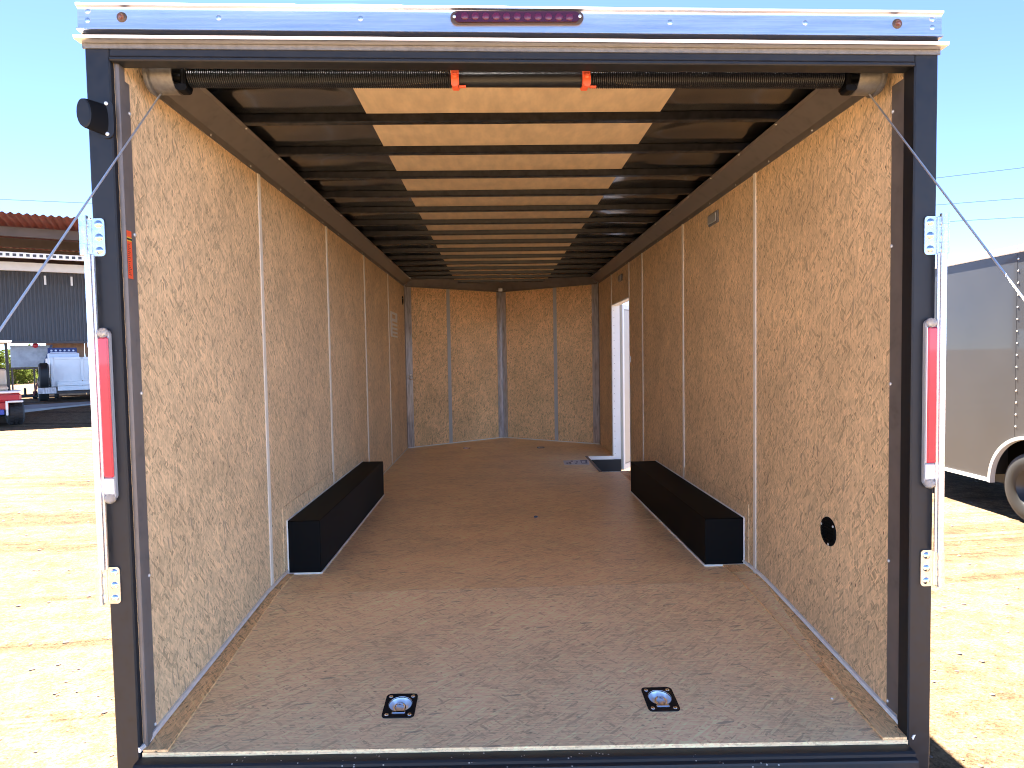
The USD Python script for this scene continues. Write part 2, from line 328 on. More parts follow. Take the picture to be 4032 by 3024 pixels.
# loose stones
simple('stone', (0.15, 0.115, 0.10), 0.9, noise=0.4, nscale=30)
stone = trimesh.creation.icosphere(1, 1.0); stone.vertices *= (1 + 0.35 * (meshkit.noise(stone.vertices * 1.7 + 5) - 0.5))[:, None]; stone.vertices[:, 2] *= 0.55
N = 5200
px = np.concatenate([-1.6 - 11 * rng.random(N * 2 // 3) ** 1.5, 1.6 + 6 * rng.random(N - N * 2 // 3) ** 1.3])
py = np.concatenate([-1.0 + 13 * rng.random(N * 2 // 3) ** 1.4, -1 + 8 * rng.random(N - N * 2 // 3) ** 1.2])
pz = ground_z(px, py) + 0.02 * (meshkit.noise(np.stack([px * 0.7, py * 0.7, px * 0], -1)) - 0.5)
pi = UsdGeom.PointInstancer.Define(stage, '/World/gravel')
meta(pi.GetPrim(), 'small loose stones scattered over the sand', 'gravel', kind='stuff')
proto = usdkit.mesh(stage, '/World/gravel/stone', stone, MATS['stone'], smooth=True)
pi.CreatePrototypesRel().AddTarget(proto.GetPath())
sz = 0.004 + 0.012 * rng.random(N) ** 3.0
pi.CreatePositionsAttr(Vt.Vec3fArray.FromNumpy(np.c_[px, py, pz + sz * 0.1].astype(np.float32)))
pi.CreateScalesAttr(Vt.Vec3fArray.FromNumpy(np.c_[sz, sz * (0.7 + 0.6 * rng.random(N)), sz].astype(np.float32)))
q = np.zeros((N, 4)); th = rng.random(N) * 2 * np.pi
pi.CreateOrientationsAttr(Vt.QuathArray([Gf.Quath(float(math.cos(t / 2)), 0, 0, float(math.sin(t / 2))) for t in th]))
pi.CreateProtoIndicesAttr(Vt.IntArray([0] * N))

# ------------------------------------------------------------------ the enclosed trailer we look into
W = 1.22; YC, YA = 6.05, 6.92          # wall half width, front corner, point of the nose
T = thing('cargo_trailer', (0, 3.0, G0), 'large black enclosed cargo trailer seen through its open rear, lined with strand board', 'cargo trailer')
# floor height: the rear part slopes down to the sill
def fz(x, y): return np.where(y < 1.11, (-0.079 - 0.04 * (x + W) / (2 * W)) * (1 - y / 1.11), 0.0)
def floorwarp(m):
    m = tri(m).copy(); m.vertices[:, 2] += fz(m.vertices[:, 0], m.vertices[:, 1]); return m
LS = [1.162, 2.383, 3.605, 4.828]; RS = [1.227, 2.449, 3.67]
DY0, DY1, DZ = 4.22, 5.15, 1.70       # side door opening
rings = [(-0.45, 0.215), (0.465, 0.225), (-0.473, 5.93), (0.448, 5.86)]
foot = Polygon([(-W, 0), (W, 0), (W, YC), (0, YA), (-W, YC)])
hole = unary_union([Point(x, y + 0.006).buffer(0.040, 12) for x, y in rings] + [sbox(0.912, 4.15, 1.3, 5.10)])
cuts = [0.0, 1.112, 2.331, 3.55, 4.77, 5.99, 7.2]
for k in range(len(cuts) - 1):
    pl = foot.intersection(sbox(-W, cuts[k] + 0.0018, W, cuts[k + 1] - 0.0018)).difference(hole)
    fp = ext(pl, 'z', -0.019, 0)
    if k == 0: fp = trimesh.Trimesh(*trimesh.remesh.subdivide_to_size(fp.vertices, fp.faces, 0.2), process=False)
    part(T, 'floor_panel', floorwarp(fp), 'osb_floor', smooth=False)
# edge boards laid along both walls on the sloping rear floor
part(T, 'floor_edge_board', floorwarp(ext(Polygon([(-W + .002, 0.004), (-1.142, 0.004), (-1.175, 1.112), (-1.182, 1.385), (-W + .002, 1.385), (-W + .002, 1.112)]), 'z', 0.0005, 0.008)), 'osb_floor_edge', smooth=False)
part(T, 'floor_edge_board', floorwarp(ext(Polygon([(W - .002, 0.004), (1.128, 0.004), (1.103, 1.112), (1.098, 1.355), (W - .002, 1.355), (W - .002, 1.112)]), 'z', 0.0005, 0.008)), 'osb_floor_edge', smooth=False)
part(T, 'floor_edge_board', ext(Polygon([(W - .002, 3.3), (1.10, 3.3), (1.10, 4.14), (W - .002, 4.14)]), 'z', 0.0005, 0.004), 'osb_floor_edge', smooth=False)
# side wall panels
ZT = 2.10
for s, edges in ((-1, [0.02] + LS + [YC]), (1, [0.02] + RS + [DY0, DY1, YC])):
    for k in range(len(edges) - 1):
        z0 = DZ if (s > 0 and edges[k] == DY0) else -0.14
        part(T, 'wall_panel', bx(s * W, s * (W + 0.011), edges[k] + 0.001, edges[k + 1] - 0.001, z0, ZT), 'osb_side_wall', smooth=False)
    for k, e in enumerate(edges[1:-1]):
        z0 = DZ if e in (DY0, DY1) else -0.02
        w = 0.017
        part(T, 'seam_strip', bx(s * (W - 0.0055), s * (W - 0.0002), e - w, e + w, z0, 2.034, 0.002), 'seam_strip')
# front V walls, their seam strips, posts
def vpt(x, off=0.0):           # a point on the nose wall's inner face at |x| from the centre
    d = np.array([W, YC - YA]); d = d / np.linalg.norm(d)
    yy = YA + (YC - YA) * abs(x) / W
    n = np.array([-abs(d[1]), -d[0]])   # into the room for the right side
    s = 1 if x >= 0 else -1
    return np.array([x + s * n[0] * off * (1 if x != 0 else 0), yy + n[1] * off])
def vslab(xa, xb, z0, z1, t0, t1, c=0):
    """Slab along the nose wall between |x| = xa and xb, from offset t0 to t1 into the room."""
    P = [vpt(xa, t0), vpt(xb, t0), vpt(xb, t1), vpt(xa, t1)]
    return ext(Polygon(P).buffer(0), 'z', z0, z1)
for s in (-1, 1):
    for xa, xb in ((0.001, 0.70), (0.703, W)):
        part(T, 'front_wall_panel', vslab(s * xa, s * xb, -0.02, 2.12, -0.011, 0.0), 'osb_front_wall', smooth=False)
    part(T, 'front_seam_strip', vslab(s * 0.682, s * 0.722, 0.0, 2.06, 0.0004, 0.005), 'grey_strip')
    part(T, 'corner_post', vslab(s * 1.145, s * 1.217, 0.0, 2.06, 0.0006, 0.006), 'dull_aluminium')
    part(T, 'nose_post', vslab(s * 0.002, s * 0.066, 0.0, 2.07, 0.0006, 0.006), 'dull_aluminium')
    part(T, 'corner_post', bx(s * (W - 0.005), s * (W - 0.0005), YC - 0.03, YC - 0.006, 0.0, 2.05), 'liner_trim')
    # sloped trim along the top of the nose wall
    A0, A1, B0, B1 = vpt(s * 0.001, 0.002), vpt(s * W, 0.002), vpt(s * 0.001, 0.085), vpt(s * (W - 0.075), 0.06)
    V = [(*A0, 2.055), (*A1, 2.035), (*B1, 2.145), (*B0, 2.16), (*(A0 + [0, .02]), 2.055), (*(A1 + [0, .02]), 2.035), (*(B1 + [0, .02]), 2.16), (*(B0 + [0, .02]), 2.17)]
    part(T, 'front_cove', trimesh.convex.convex_hull(np.array(V)), 'liner_trim', smooth=False)
    part(T, 'front_cove_flange', vslab(s * 0.002, s * (W - .01), 2.03, 2.056, 0.001, 0.007), 'liner_trim')
    # bead of sealant along the foot of the nose wall
    part(T, 'caulk_bead', tube([(*vpt(s * x, 0.004), 0.004) for x in np.linspace(0.01, W, 12)], 0.007, 6), 'caulk')
part(T, 'lashing_ring', [trimesh.creation.torus(0.026, 0.005, major_sections=20, minor_sections=8).apply_transform(trimesh.transformations.rotation_matrix(math.pi / 2, (1, 0, 0))).apply_translation((-1.16, 6.06, 0.89)), bx(-1.175, -1.145, 6.05, 6.066, 0.915, 0.94, 0.003)], 'chrome')
part(T, 'bracket', bx(-0.035, 0.02, 6.80, 6.815, 2.03, 2.075, 0.002), 'dull_aluminium')
# coves between walls and ceiling, with screws
for s in (-1, 1):
    prof = Polygon([(s * 1.2195, 2.03), (s * 1.2155, 2.03), (s * 1.2125, 2.058), (s * 1.137, 2.1145), (s * 1.118, 2.1150), (s * 1.118, 2.1172), (s * 1.2195, 2.1172)])
    part(T, 'cove_trim', ext(prof, 'y', 0.2, YC + 0.02), 'liner_trim', smooth=False)
    for k in range(15):
        y = 0.235 + 0.4115 * k
        part(T, 'screw', dome_((s * 1.2158, y, 2.040), 'x', 0.0058, 0.004, -s), 'screw_head')
        if k < 14: part(T, 'screw', dome_((s * 1.127, y + 0.14, 2.1146), 'z', 0.005, 0.004, -1), 'screw_head')
    # trim that covers the wall's rear edge
    y0, y1 = ((0.018, 0.083), (0.03, 0.128))[s > 0]
    tr = part(T, 'edge_trim', [bx(s * (W - 0.003), s * (W - .0003), y0 + 0.036, y1, -0.075, 2.0, 0.001), bx(s * (W - 0.008), s * (W + 0.006), y0, y0 + 0.035, -0.11, 2.045, 0.003)], 'liner_trim')
    for z in ((1.909, 1.537, 1.041, 0.457, -0.03), (1.916, 1.48, 1.025, 0.428, -0.055))[s > 0]:
        part(T, 'screw', dome_((s * (W - 0.003), y1 - 0.006, z), 'x', 0.006, 0.004, -s), 'screw_head')
    # sealant bead where the rear floor meets the wall
    ys = np.concatenate([[0.0, 0.03], np.linspace(0.07, 1.38, 14)])
    xs = np.concatenate([[1.2295, 1.222], np.full(14, 1.2155)])
    pts = [(s * x, y, float(fz(s * x, y)) + 0.010 + (0.012 if y > 0.06 else 0)) for x, y in zip(xs, ys)]
    part(T, 'caulk_bead', tube(pts, 0.0095, 6), 'caulk')
    part(T, 'caulk_bead', tube([(s * 1.217, y, 0.004) for y in (3.3, 4.14 if s > 0 else YC)], 0.005, 6), 'caulk')
    # wheel boxes, a patch of board round them and a bead of sealant along their edges
    xi, ya, yb, h = ((1.043, 1.40, 3.31, 0.285), (1.006, 1.362, 3.22, 0.255))[s > 0]
    part(T, 'wheel_well_board', ext(sbox(ya - 0.055, 0.001, yb + 0.06, h + 0.085).difference(sbox(ya - 0.001, -0.01, yb + .001, h + .001)), 'x', s * (W - 0.0045), s * (W - 0.0006)), 'osb_side_wall', smooth=False)
    wb = part(T, 'wheel_box', bx(s * xi, s * (W - 0.001), ya, yb, 0.0005, h, 0.004), 'black_box')
    part(wb, 'caulk_bead', [tube([(s * (xi - .002), yb, 0.004), (s * (xi - .002), ya - .002, 0.004)], 0.005, 6), tube([(s * (xi - .002), ya - .003, 0.004), (s * (W - .003), ya - .003, 0.004)], 0.005, 6),
                            tube([(s * (W - .005), ya - .003, 0.004), (s * (W - .005), ya - .003, h + .002)], 0.005, 6), tube([(s * (W - .005), ya - .003, h + .003), (s * (W - .005), yb, h + .003)], 0.005, 6)], 'caulk')
# ceiling: dark skin bulging between the bows, a strip of board down the middle, bows
BY = [0.73 + 0.4064 * k for k in range(15)]
xs = np.linspace(0, 1, 40)
for s in (-1, 1):
    ys = np.linspace(0.06, 6.9, 420)
    Xc, Yc = np.meshgrid(0.60 + 0.63 * xs, ys, indexing='ij')
    ph = ((Yc - 0.73) / 0.4064) % 1.0
    bay = np.floor((Yc - 0.73) / 0.4064)
    edge = np.clip((Xc - 0.62) / 0.5, 0, 1)
    amp = 0.016 * (0.35 + meshkit.noise(np.stack([bay * 3.7 + 11 * s, bay * 0, Xc * 0], -1)))
    ripple = (meshkit.noise(np.stack([Xc * 2.1 + bay * 5, Yc * 9.0, Xc * 0 + s], -1)) - 0.5) * 0.026 * np.clip((Xc - 0.62) / 0.12, 0, 1)
    Zc = 2.1535 + np.sin(np.pi * ph) * (amp * np.sin(np.pi * np.clip(edge, 0, 1)) + ripple) * 0.9
    m, n = Xc.shape; i, j = np.meshgrid(np.arange(m - 1), np.arange(n - 1), indexing='ij'); p = i * n + j
    f = np.concatenate([np.stack([p, p + n, p + 1], -1).reshape(-1, 3), np.stack([p + n, p + n + 1, p + 1], -1).reshape(-1, 3)])
    if s > 0: f = f[:, ::-1]
    part(T, 'ceiling_sheet', trimesh.Trimesh(np.stack([s * Xc, Yc, Zc], -1).reshape(-1, 3), f, process=False), 'roof_skin', smooth=True)
for y0, y1 in ((0.06, 1.975), (1.977, 4.41), (4.412, 6.6)):
    part(T, 'ceiling_board', ext(foot.buffer(-0.03).intersection(sbox(-0.612, y0, 0.612, y1)).buffer(0), 'z', 2.1515, 2.1575) , 'plywood', smooth=False)
for y in BY:
    w = 1.2 if y < YC - 0.1 else max(0.05, W * (YA - y - 0.1) / (YA - YC))
    prof = Polygon([(y, 2.1512), (y + 0.004, 2.122), (y + 0.008, 2.118), (y + 0.037, 2.118), (y + 0.041, 2.122), (y + 0.045, 2.1512)])
    part(T, 'roof_bow', ext(prof, 'x', -w, w), 'roof_bow')

# rear frame
fr = part(T, 'rear_post', bx(-1.2988, -1.2269, 0, 0.055, -0.42, 2.083, 0.004), 'black_steel')
part(T, 'rear_post', [bx(1.2076, 1.2812, 0, 0.055, -0.42, 2.056, 0.004)], 'black_steel')
part(T, 'rear_header', [tilt(bx(-1.2270, 1.2078, 0.0, 0.05, 2.0475, 2.0940, 0.003)), tilt(bx(-1.2270, 1.2078, -0.004, 0.051, 2.0355, 2.0473, 0.003))], 'black_steel')
prof = Polygon([(0.0, 2.0945), (-0.032, 2.0955), (-0.036, 2.0935), (-0.0335, 2.0850), (-0.028, 2.0838), (0.0, 2.0842)])
drip = part(T, 'drip_rail', tilt(ext(prof, 'x', -1.309, 1.290)), 'aluminium')
part(drip, 'rail_flange', tilt(ext(Polygon([(-0.0045, 2.0835), (-0.0045, 2.0695), (-0.0005, 2.0690), (-0.0005, 2.0835)]), 'x', -1.302, 1.284)), 'drum_metal')
part(T, 'upper_frame_band', tilt(bx(-1.2985, 1.2745, -0.006, 0.05, 2.0945, 2.115)), 'black_steel')
prof = Polygon([(0.03, 2.111), (-0.024, 2.111), (-0.029, 2.1135), (-0.029, 2.118), (-0.021, 2.122), (-0.0195, 2.172), (-0.022, 2.179), (-0.03, 2.182), (-0.031, 2.187), (-0.026, 2.191), (0.03, 2.192)])
rail = part(T, 'top_rail', tilt(ext(prof, 'x', -1.302, 1.2755)), 'aluminium')
for x, z in ((-0.893, 2.148), (-0.478, 2.145), (0.445, 2.131), (0.856, 2.128), (-1.272, 2.169), (-1.273, 2.142), (1.246, 2.138), (1.246, 2.113)):
    part(rail, 'rivet', dome_((x, -0.0198, z), 'y', 0.0085, 0.0025, -1), 'zinc')
for x, z in ((-1.174, 2.150), (1.138, 2.124)):
    ml = part(T, 'marker_lamp', dome_((x, -0.0195, z), 'y', 0.0155, 0.006, -1, 18), 'bronze')
    part(ml, 'lens', dome_((x, -0.0225, z), 'y', 0.0095, 0.009, -1, 14), 'amber_lens')
# long stop lamp in the middle of the rail
stop = part(T, 'stop_lamp', ext(capsule2(-0.014, 0, 0.396, 0.039), 'y', -0.027, -0.0205).apply_translation((0, 0, 2.1425)), 'bronze')
part(stop, 'lens', ext(capsule2(-0.014, 0, 0.372, 0.030), 'y', -0.0325, -0.0272).apply_translation((0, 0, 2.1425)), 'dark_red_lens')
for k in range(11):
    x = -0.014 - 0.155 + 0.031 * k
    part(stop, 'led', dome_((x, -0.0326, 2.1425 - 0.0116 * (x + .014)), 'y', 0.0115, 0.004, -1, 12), 'led_pink')
for x in (-0.2, 0.172):
    part(stop, 'screw', dome_((x, -0.0328, 2.1425), 'y', 0.005, 0.003, -1), 'screw_head')
# sill
prof = Polygon([(0.03, -0.091), (-0.034, -0.094), (-0.04, -0.099), (-0.040, -0.108), (-0.052, -0.112), (-0.055, -0.118), (-0.055, -0.2), (0.03, -0.2)])
MATS['sill'] = usdkit.material(stage, '/World/Looks/sill', {
    'tc': ('texture_coordinate', {}), 'v': ('voronoi_texture', {'feature': 'f1', 'scale': 110.0}), 'c': ('separate_color', {}), 't': ('math', {'math_type': 'greater_than', 'value2': 0.86}),
    'd': ('math', {'math_type': 'less_than', 'value2': 0.30}), 'm': ('math', {'math_type': 'multiply'}), 'n': ('noise_texture', {'scale': 6.0}), 'nt': ('math', {'math_type': 'greater_than', 'value2': 0.5}), 'm2': ('math', {'math_type': 'multiply'}),
    'x': ('mix_color', {'a': (0.013, 0.013, 0.015), 'b': (0.35, 0.33, 0.3)}), 'nb': ('noise_texture', {'scale': 260.0}), 'bu': ('bump', {'strength': 0.4, 'distance': 0.0015}), 'p': ('principled_bsdf', {'roughness': 0.5})},
    [('tc.object', 'v.vector'), ('tc.object', 'n.vector'), ('tc.object', 'nb.vector'), ('v.color', 'c.color'), ('c.r', 't.value1'), ('v.distance', 'd.value1'), ('t.value', 'm.value1'), ('d.value', 'm.value2'), ('n.fac', 'nt.value1'), ('m.value', 'm2.value1'), ('nt.value', 'm2.value2'),
     ('m2.value', 'x.fac'), ('x.result', 'p.base_color'), ('nb.fac', 'bu.height'), ('bu.normal', 'p.normal')], surface='p.BSDF')
sl = ext(prof, 'x', -1.2268, 1.2075); sl.vertices[:, 2] += -0.016 * (sl.vertices[:, 0] + 1.22)
part(T, 'rear_sill', sl, 'sill', smooth=False)
part(T, 'rear_bumper', bx(-1.2988, 1.2812, -0.03, 0.05, -0.45, -0.26, 0.006), 'black_steel')
# ramp door let down to the ground behind
th = math.atan2(0.30, 2.1)
ramp = [bx(-1.215, 1.2, -2.16, -0.07, -0.026, 0.0, 0.003)]
rp = tri(ramp); rp.apply_transform(trimesh.transformations.rotation_matrix(th, (1, 0, 0), (0, -0.07, 0))); rp.apply_translation((0, 0, -0.19))
part(T, 'ramp_door', rp, 'osb_floor')
# ramp spring, shaft, drums, cables
def coil(x0, x1, z, r, wire, pitch):
    n = int((x1 - x0) / pitch); t = np.linspace(0, n * 2 * np.pi, n * 11)
    return tube(np.c_[x0 + (x1 - x0) * t / t[-1], 0.15 + r * np.cos(t), z + r * np.sin(t)], wire, 5)
part(T, 'spring_shaft', tilt(cyl((-1.16, 0.15, 2.052), (1.16, 0.15, 2.052), 0.0135, 14), 0.6), 'black_steel')
part(T, 'centre_tube', tilt(cyl((-0.2, 0.15, 2.049), (0.2, 0.15, 2.049), 0.0265, 24), 0.6), 'black_steel')
part(T, 'torsion_spring', tilt(coil(-1.062, -0.225, 2.049, 0.0265, 0.0031, 0.0066), 0.6), 'spring_steel', smooth=True)
part(T, 'torsion_spring', tilt(coil(0.225, 1.06, 2.049, 0.0265, 0.0031, 0.0066), 0.6), 'spring_steel', smooth=True)
for s, x in ((-1, -0.21), (1, 0.212)):
    cl = part(T, 'spring_collar', tilt([bx(x - 0.0125, x + 0.0125, 0.112, 0.182, 2.022, 2.083, 0.004), ext(capsule2(x, 2.028, 0.024, 0.044), 'y', 0.105, 0.118)], 0.6), 'orange_plastic')
    part(cl, 'set_screw', tilt(dome_((x, 0.105, 2.040), 'y', 0.0085, 0.006, -1, 12), 0.6), 'orange_plastic')
    part(cl, 'tab', tilt(bx(x + 0.012, x + 0.034, 0.13, 0.14, 2.014, 2.02, 0.001), 0.6), 'orange_plastic')
    xa, xb = s * 1.095, s * 1.19
    dr = part(T, 'cable_drum', tilt(lathe([(0.014, 0.05), (0.049, 0.05), (0.050, 0), (0.053, 0.001), (0.053, 0.066), (0.052, 0.07), (0.060, 0.073), (0.060, 0.079), (0.054, 0.081), (0.053, 0.09), (0.014, 0.092)], (xa, 0.15, 2.052), 'x', 40) if s > 0 else
              lathe([(0.014, 0), (0.053, 0.002), (0.054, 0.011), (0.060, 0.013), (0.060, 0.019), (0.052, 0.022), (0.053, 0.026), (0.053, 0.091), (0.050, 0.092), (0.049, 0.045), (0.014, 0.045)], (-1.187, 0.15, 2.052), 'x', 40), 0.6), 'drum_metal')
    part(T, 'bearing_block', tilt([bx(s * 1.064, s * 1.082, 0.12, 0.18, 2.012, 2.07, 0.006), ext(capsule2(s * 1.073, 2.006, 0.036, 0.020), 'y', 0.11, 0.15)], 0.6), 'black_box')
    c0 = np.array([s * 1.152, 0.145, 1.9985 - (0.017 if s > 0 else 0)])
    via = np.array((-1.129, -0.6, 1.21)) if s < 0 else np.array((1.053, -0.6, 1.243))
    c1 = c0 + (via - c0) * ((2.12 + 0.145) / (0.6 + 0.145))
    part(T, 'lift_cable', tube(np.linspace(c0, c1, 6), 0.0026, 8), 'cable_steel')
# hinges with a rod between them on each post, tail lamps
for s in (-1, 1):
    pa, pb, kx = ((-1.3050, -1.2605, -1.3155), (1.2405, 1.2850, 1.2965))[s > 0]
    for z0, z1 in (((1.4585, 1.571), (0.399, 0.513)), ((1.431, 1.5495), (0.386, 0.502)))[s > 0]:
        hg = part(T, 'hinge', ext(rrect(pa, pb, z0, z1, 0.011), 'y', -0.005, -0.0008), 'zinc')
        part(hg, 'leaf_bend', [bx(kx - 0.004, kx + 0.018 * -s, -0.012, -0.0052, z0 + 0.004, z1 - 0.002, 0.002)], 'zinc')
        h = z1 - z0
        for a0, a1 in ((0.0, 0.27), (0.275, 0.74), (0.745, 1.02)):
            part(hg, 'knuckle', cyl((kx, -0.014, z0 + a0 * h + 0.002), (kx, -0.014, z0 + a1 * h + 0.004), 0.0125, 14), 'zinc')
        for f_ in (0.15, 0.5, 0.85):
            part(hg, 'rivet', dome_((pa + 0.62 * (pb - pa) if s < 0 else pa + 0.4 * (pb - pa), -0.005, z0 + f_ * h), 'y', 0.0115, 0.006, -1, 16), 'chrome')
    zl, zh = ((0.513, 1.4585), (0.502, 1.431))[s > 0]
    cx = (-1.3020, 1.2890)[s > 0]
    pr = [(cx + 0.0135 * math.cos(t) * (1 + 0.10 * math.cos(6 * t)), -0.016 + 0.0125 * math.sin(t) * (1 + 0.10 * math.cos(6 * t))) for t in np.linspace(0, 2 * np.pi, 48, endpoint=False)]
    part(T, 'hinge_rod', ext(Polygon(pr), 'z', zl - 0.002, zh + 0.002), 'aluminium')
    cx, zc, hh = ((-1.2735, 0.9795, 0.522), (1.2590, 0.970, 0.523))[s > 0]
    tl = part(T, 'tail_lamp', ext(capsule2(cx, zc, 0.0345, hh), 'y', -0.012, -0.0005), 'lamp_housing')
    sh = 0.0
    z0, z1 = zc - hh / 2, zc + hh / 2
    part(tl, 'red_lens', bx(cx - 0.0145 + 0.001, cx + 0.0170, -0.022, -0.0122, z0 + 0.073, z1 - 0.025, 0.0045), 'red_lens')
    part(tl, 'red_lens', bx(cx - 0.0165, cx - 0.0135, -0.019, -0.0122, z0 + 0.075, z1 - 0.025, 0.001), 'reflector_white', label='white side rib of the lamp')
    part(tl, 'reflector', bx(cx - 0.0155, cx + 0.0155, -0.019, -0.0122, z0 + 0.021, z0 + 0.071, 0.003), 'reflector_white')
    for zz in (z0 + 0.008, z1 - 0.012):
        fac = ico((cx, -0.012, zz), 0.0165, 1, (1, 1, 1)); part(tl, 'end_cap', fac, 'clear_plastic', smooth=False)
# black lamp on the left post
fl = part(T, 'side_lamp', ext(capsule2(-1.2415, 1.862, 0.046, 0.112), 'y', -0.006, -0.0006), 'black_steel')
def oval(c, rx, rz, n=18, nrm=(0, 1, 0)):
    th = np.arange(n) * 2 * np.pi / n
    return np.array([(c[0] + rx * math.cos(t), c[1] + 0.35 * rx * math.cos(t), c[2] + rz * math.sin(t)) for t in th])
part(fl, 'housing', trimesh.convex.convex_hull(np.vstack([oval((-1.245, -0.006, 1.860), 0.016, 0.046), oval((-1.277, -0.044, 1.8655), 0.017, 0.043)])), 'black_box')
part(fl, 'lens', trimesh.convex.convex_hull(np.vstack([oval((-1.279, -0.045, 1.866), 0.0163, 0.042), oval((-1.281, -0.048, 1.866), 0.0155, 0.0405)])), 'black_steel')
for z in (1.908, 1.819):
    part(fl, 'screw', dome_((-1.2385, -0.006, z), 'y', 0.006, 0.004, -1), 'screw_head')
# orange warning sticker on the left edge trim
st = part(T, 'warning_sticker', bx(-1.2115, -1.2112, 0.0235, 0.049, 1.395, 1.541), 'sticker_orange', label='orange warning sticker with a yellow band', smooth=False)
for z0, z1, mt in ((1.5185, 1.5215, 'sticker_yellow'), (1.5125, 1.5183, 'print_black'), (1.5095, 1.5123, 'sticker_yellow')):
    part(st, 'printed_band', bx(-1.2111, -1.2109, 0.0237, 0.0488, z0, z1), mt, smooth=False)
rows = []
for k in range(17):
    z = 1.500 - 0.0058 * k
    rows.append(bx(-1.2111, -1.2109, 0.0265, 0.0265 + 0.006 + 0.013 * random.random(), z - 0.0013, z + 0.0006))
part(st, 'printed_lines', rows, 'print_black', smooth=False)

# vents, lamps and plates on the walls
def vent(s, y, z, r):
    v = part(T, 'wall_vent', lathe([(r * 0.72, 0.0), (r * 0.74, -s * 0.006), (r * 0.97, -s * 0.005), (r, -s * 0.0006)], (s * W, y, z), 'x', 36), 'black_box')
    part(v, 'backing', cyl((s * (W - 0.0005), y, z), (s * (W - 0.002), y, z), r * 0.74, 28), 'black_box')
    for k in range(7):
        zz = z + r * 0.6 * (k - 3) / 3; hw = math.sqrt(max(0, (r * 0.72) ** 2 - (zz - z) ** 2))
        part(v, 'louvre', bx(s * (W - 0.002), s * (W - 0.006), y - hw, y + hw, zz - 0.0022, zz + 0.0022), 'black_box')
    for t in (0.4, 2.5, 4.6):
        part(v, 'screw', dome_((s * (W - 0.0052), y + s * 0.86 * r * math.cos(t), z + 0.86 * r * math.sin(t)), 'x', 0.0055, 0.003, -s), 'screw_head')
vent(1, 0.512, 0.419, 0.058); vent(-1, 5.89, 1.846, 0.055)
def lamp(y0, y1, z0, z1):
    lf = part(T, 'wall_lamp', bx(W - 0.012, W - 0.0005, y0, y1, z0, z1, 0.005), 'grey_plastic')
    part(lf, 'lens', bx(W - 0.020, W - 0.0122, y0 + 0.012, y1 - 0.012, z0 + 0.01, z1 - 0.01, 0.006), 'grey_lens')
lamp(1.735, 1.898, 1.898, 1.972); lamp(4.53, 4.70, 1.89, 1.965)
part(T, 'door_latch', bx(W - 0.012, W - 0.0005, 4.165, 4.185, 1.06, 1.12, 0.003), 'white_paint')
pl = sbox(4.95, 1.375, 5.41, 1.65)
cut = [sbox(5.05, 1.578, 5.28, 1.625)] + [sbox(5.05, 1.392 + 0.044 * k, 5.42, 1.414 + 0.044 * k) for k in range(4)]
part(T, 'slotted_plate', ext(pl.difference(unary_union(cut)), 'x', -W + 0.0006, -W + 0.004), 'white_paint', label='pale plate with cut-out slots on the left wall', smooth=False)
# recessed tie-down rings in the floor
for x, y in rings:
    z = float(fz(x, y)); sc = 1.0 if y < 1 else 0.8
    base = rrect(x - 0.0555 * sc, x + 0.0555 * sc, y - 0.066 * sc, y + 0.066 * sc, 0.016).difference(Point(x, y + 0.006).buffer(0.0395, 12))
    def wz(m, x=x, y=y):
        m = tri(m).copy(); m.vertices[:, 2] += fz(m.vertices[:, 0], m.vertices[:, 1]); return m
    d = part(T, 'tie_down', wz(ext(base, 'z', 0.0005, 0.0035)), 'spring_steel')
    part(d, 'dish', wz(lathe([(0.0415, 0.0045), (0.0395, 0.001), (0.0365, -0.010), (0.031, -0.018), (0.022, -0.025), (0.010, -0.029), (1e-4, -0.030)], (x, y + 0.006, 0), 'z', 28)), 'dish_zinc')
    rg = trimesh.creation.torus(0.0185, 0.0042, major_sections=28, minor_sections=8); rg.apply_transform(trimesh.transformations.rotation_matrix(0.22, (1, 0, 0))); rg.apply_translation((x, y - 0.008, -0.002))
    part(d, 'ring', wz(rg), 'chrome')
    part(d, 'bar', wz(bx(x - 0.023, x + 0.023, y - 0.047, y - 0.034, 0.001, 0.0075, 0.003)), 'chrome')
    for sx in (-1, 1):
        for s_ in (-1, 1):
            part(d, 'bolt', wz(dome_((x + sx * 0.039 * sc, y + s_ * 0.05 * sc, 0.0034), 'z', 0.0075, 0.003, 1, 12)), 'chrome')
part(T, 'screw', dome_((1.075, 0.215, float(fz(1.075, .215))), 'z', 0.006, 0.003), 'screw_head')
# step well by the side door
part(T, 'step_well', [bx(0.914, 1.30, 4.152, 5.098, -0.21, -0.2), bx(0.912, 0.922, 4.152, 5.098, -0.2, -0.002), bx(0.923, 1.3, 4.152, 4.160, -0.2, -0.002)], 'rubber', label='black mat in the step well')
part(T, 'step_well_side', bx(0.923, 1.215, 5.088, 5.098, -0.036, 0.002), 'white_paint')
part(T, 'step_well', bx(0.923, 1.3, 5.09, 5.098, -0.2, -0.037), 'rubber')
part(T, 'step_edging', [bx(0.892, 0.922, 4.14, 5.11, 0.0006, 0.005, 0.002)], 'liner_trim')
part(T, 'step_edging', [bx(0.923, 1.2, 4.128, 4.150, 0.0006, 0.004, 0.0015)], 'dull_aluminium')
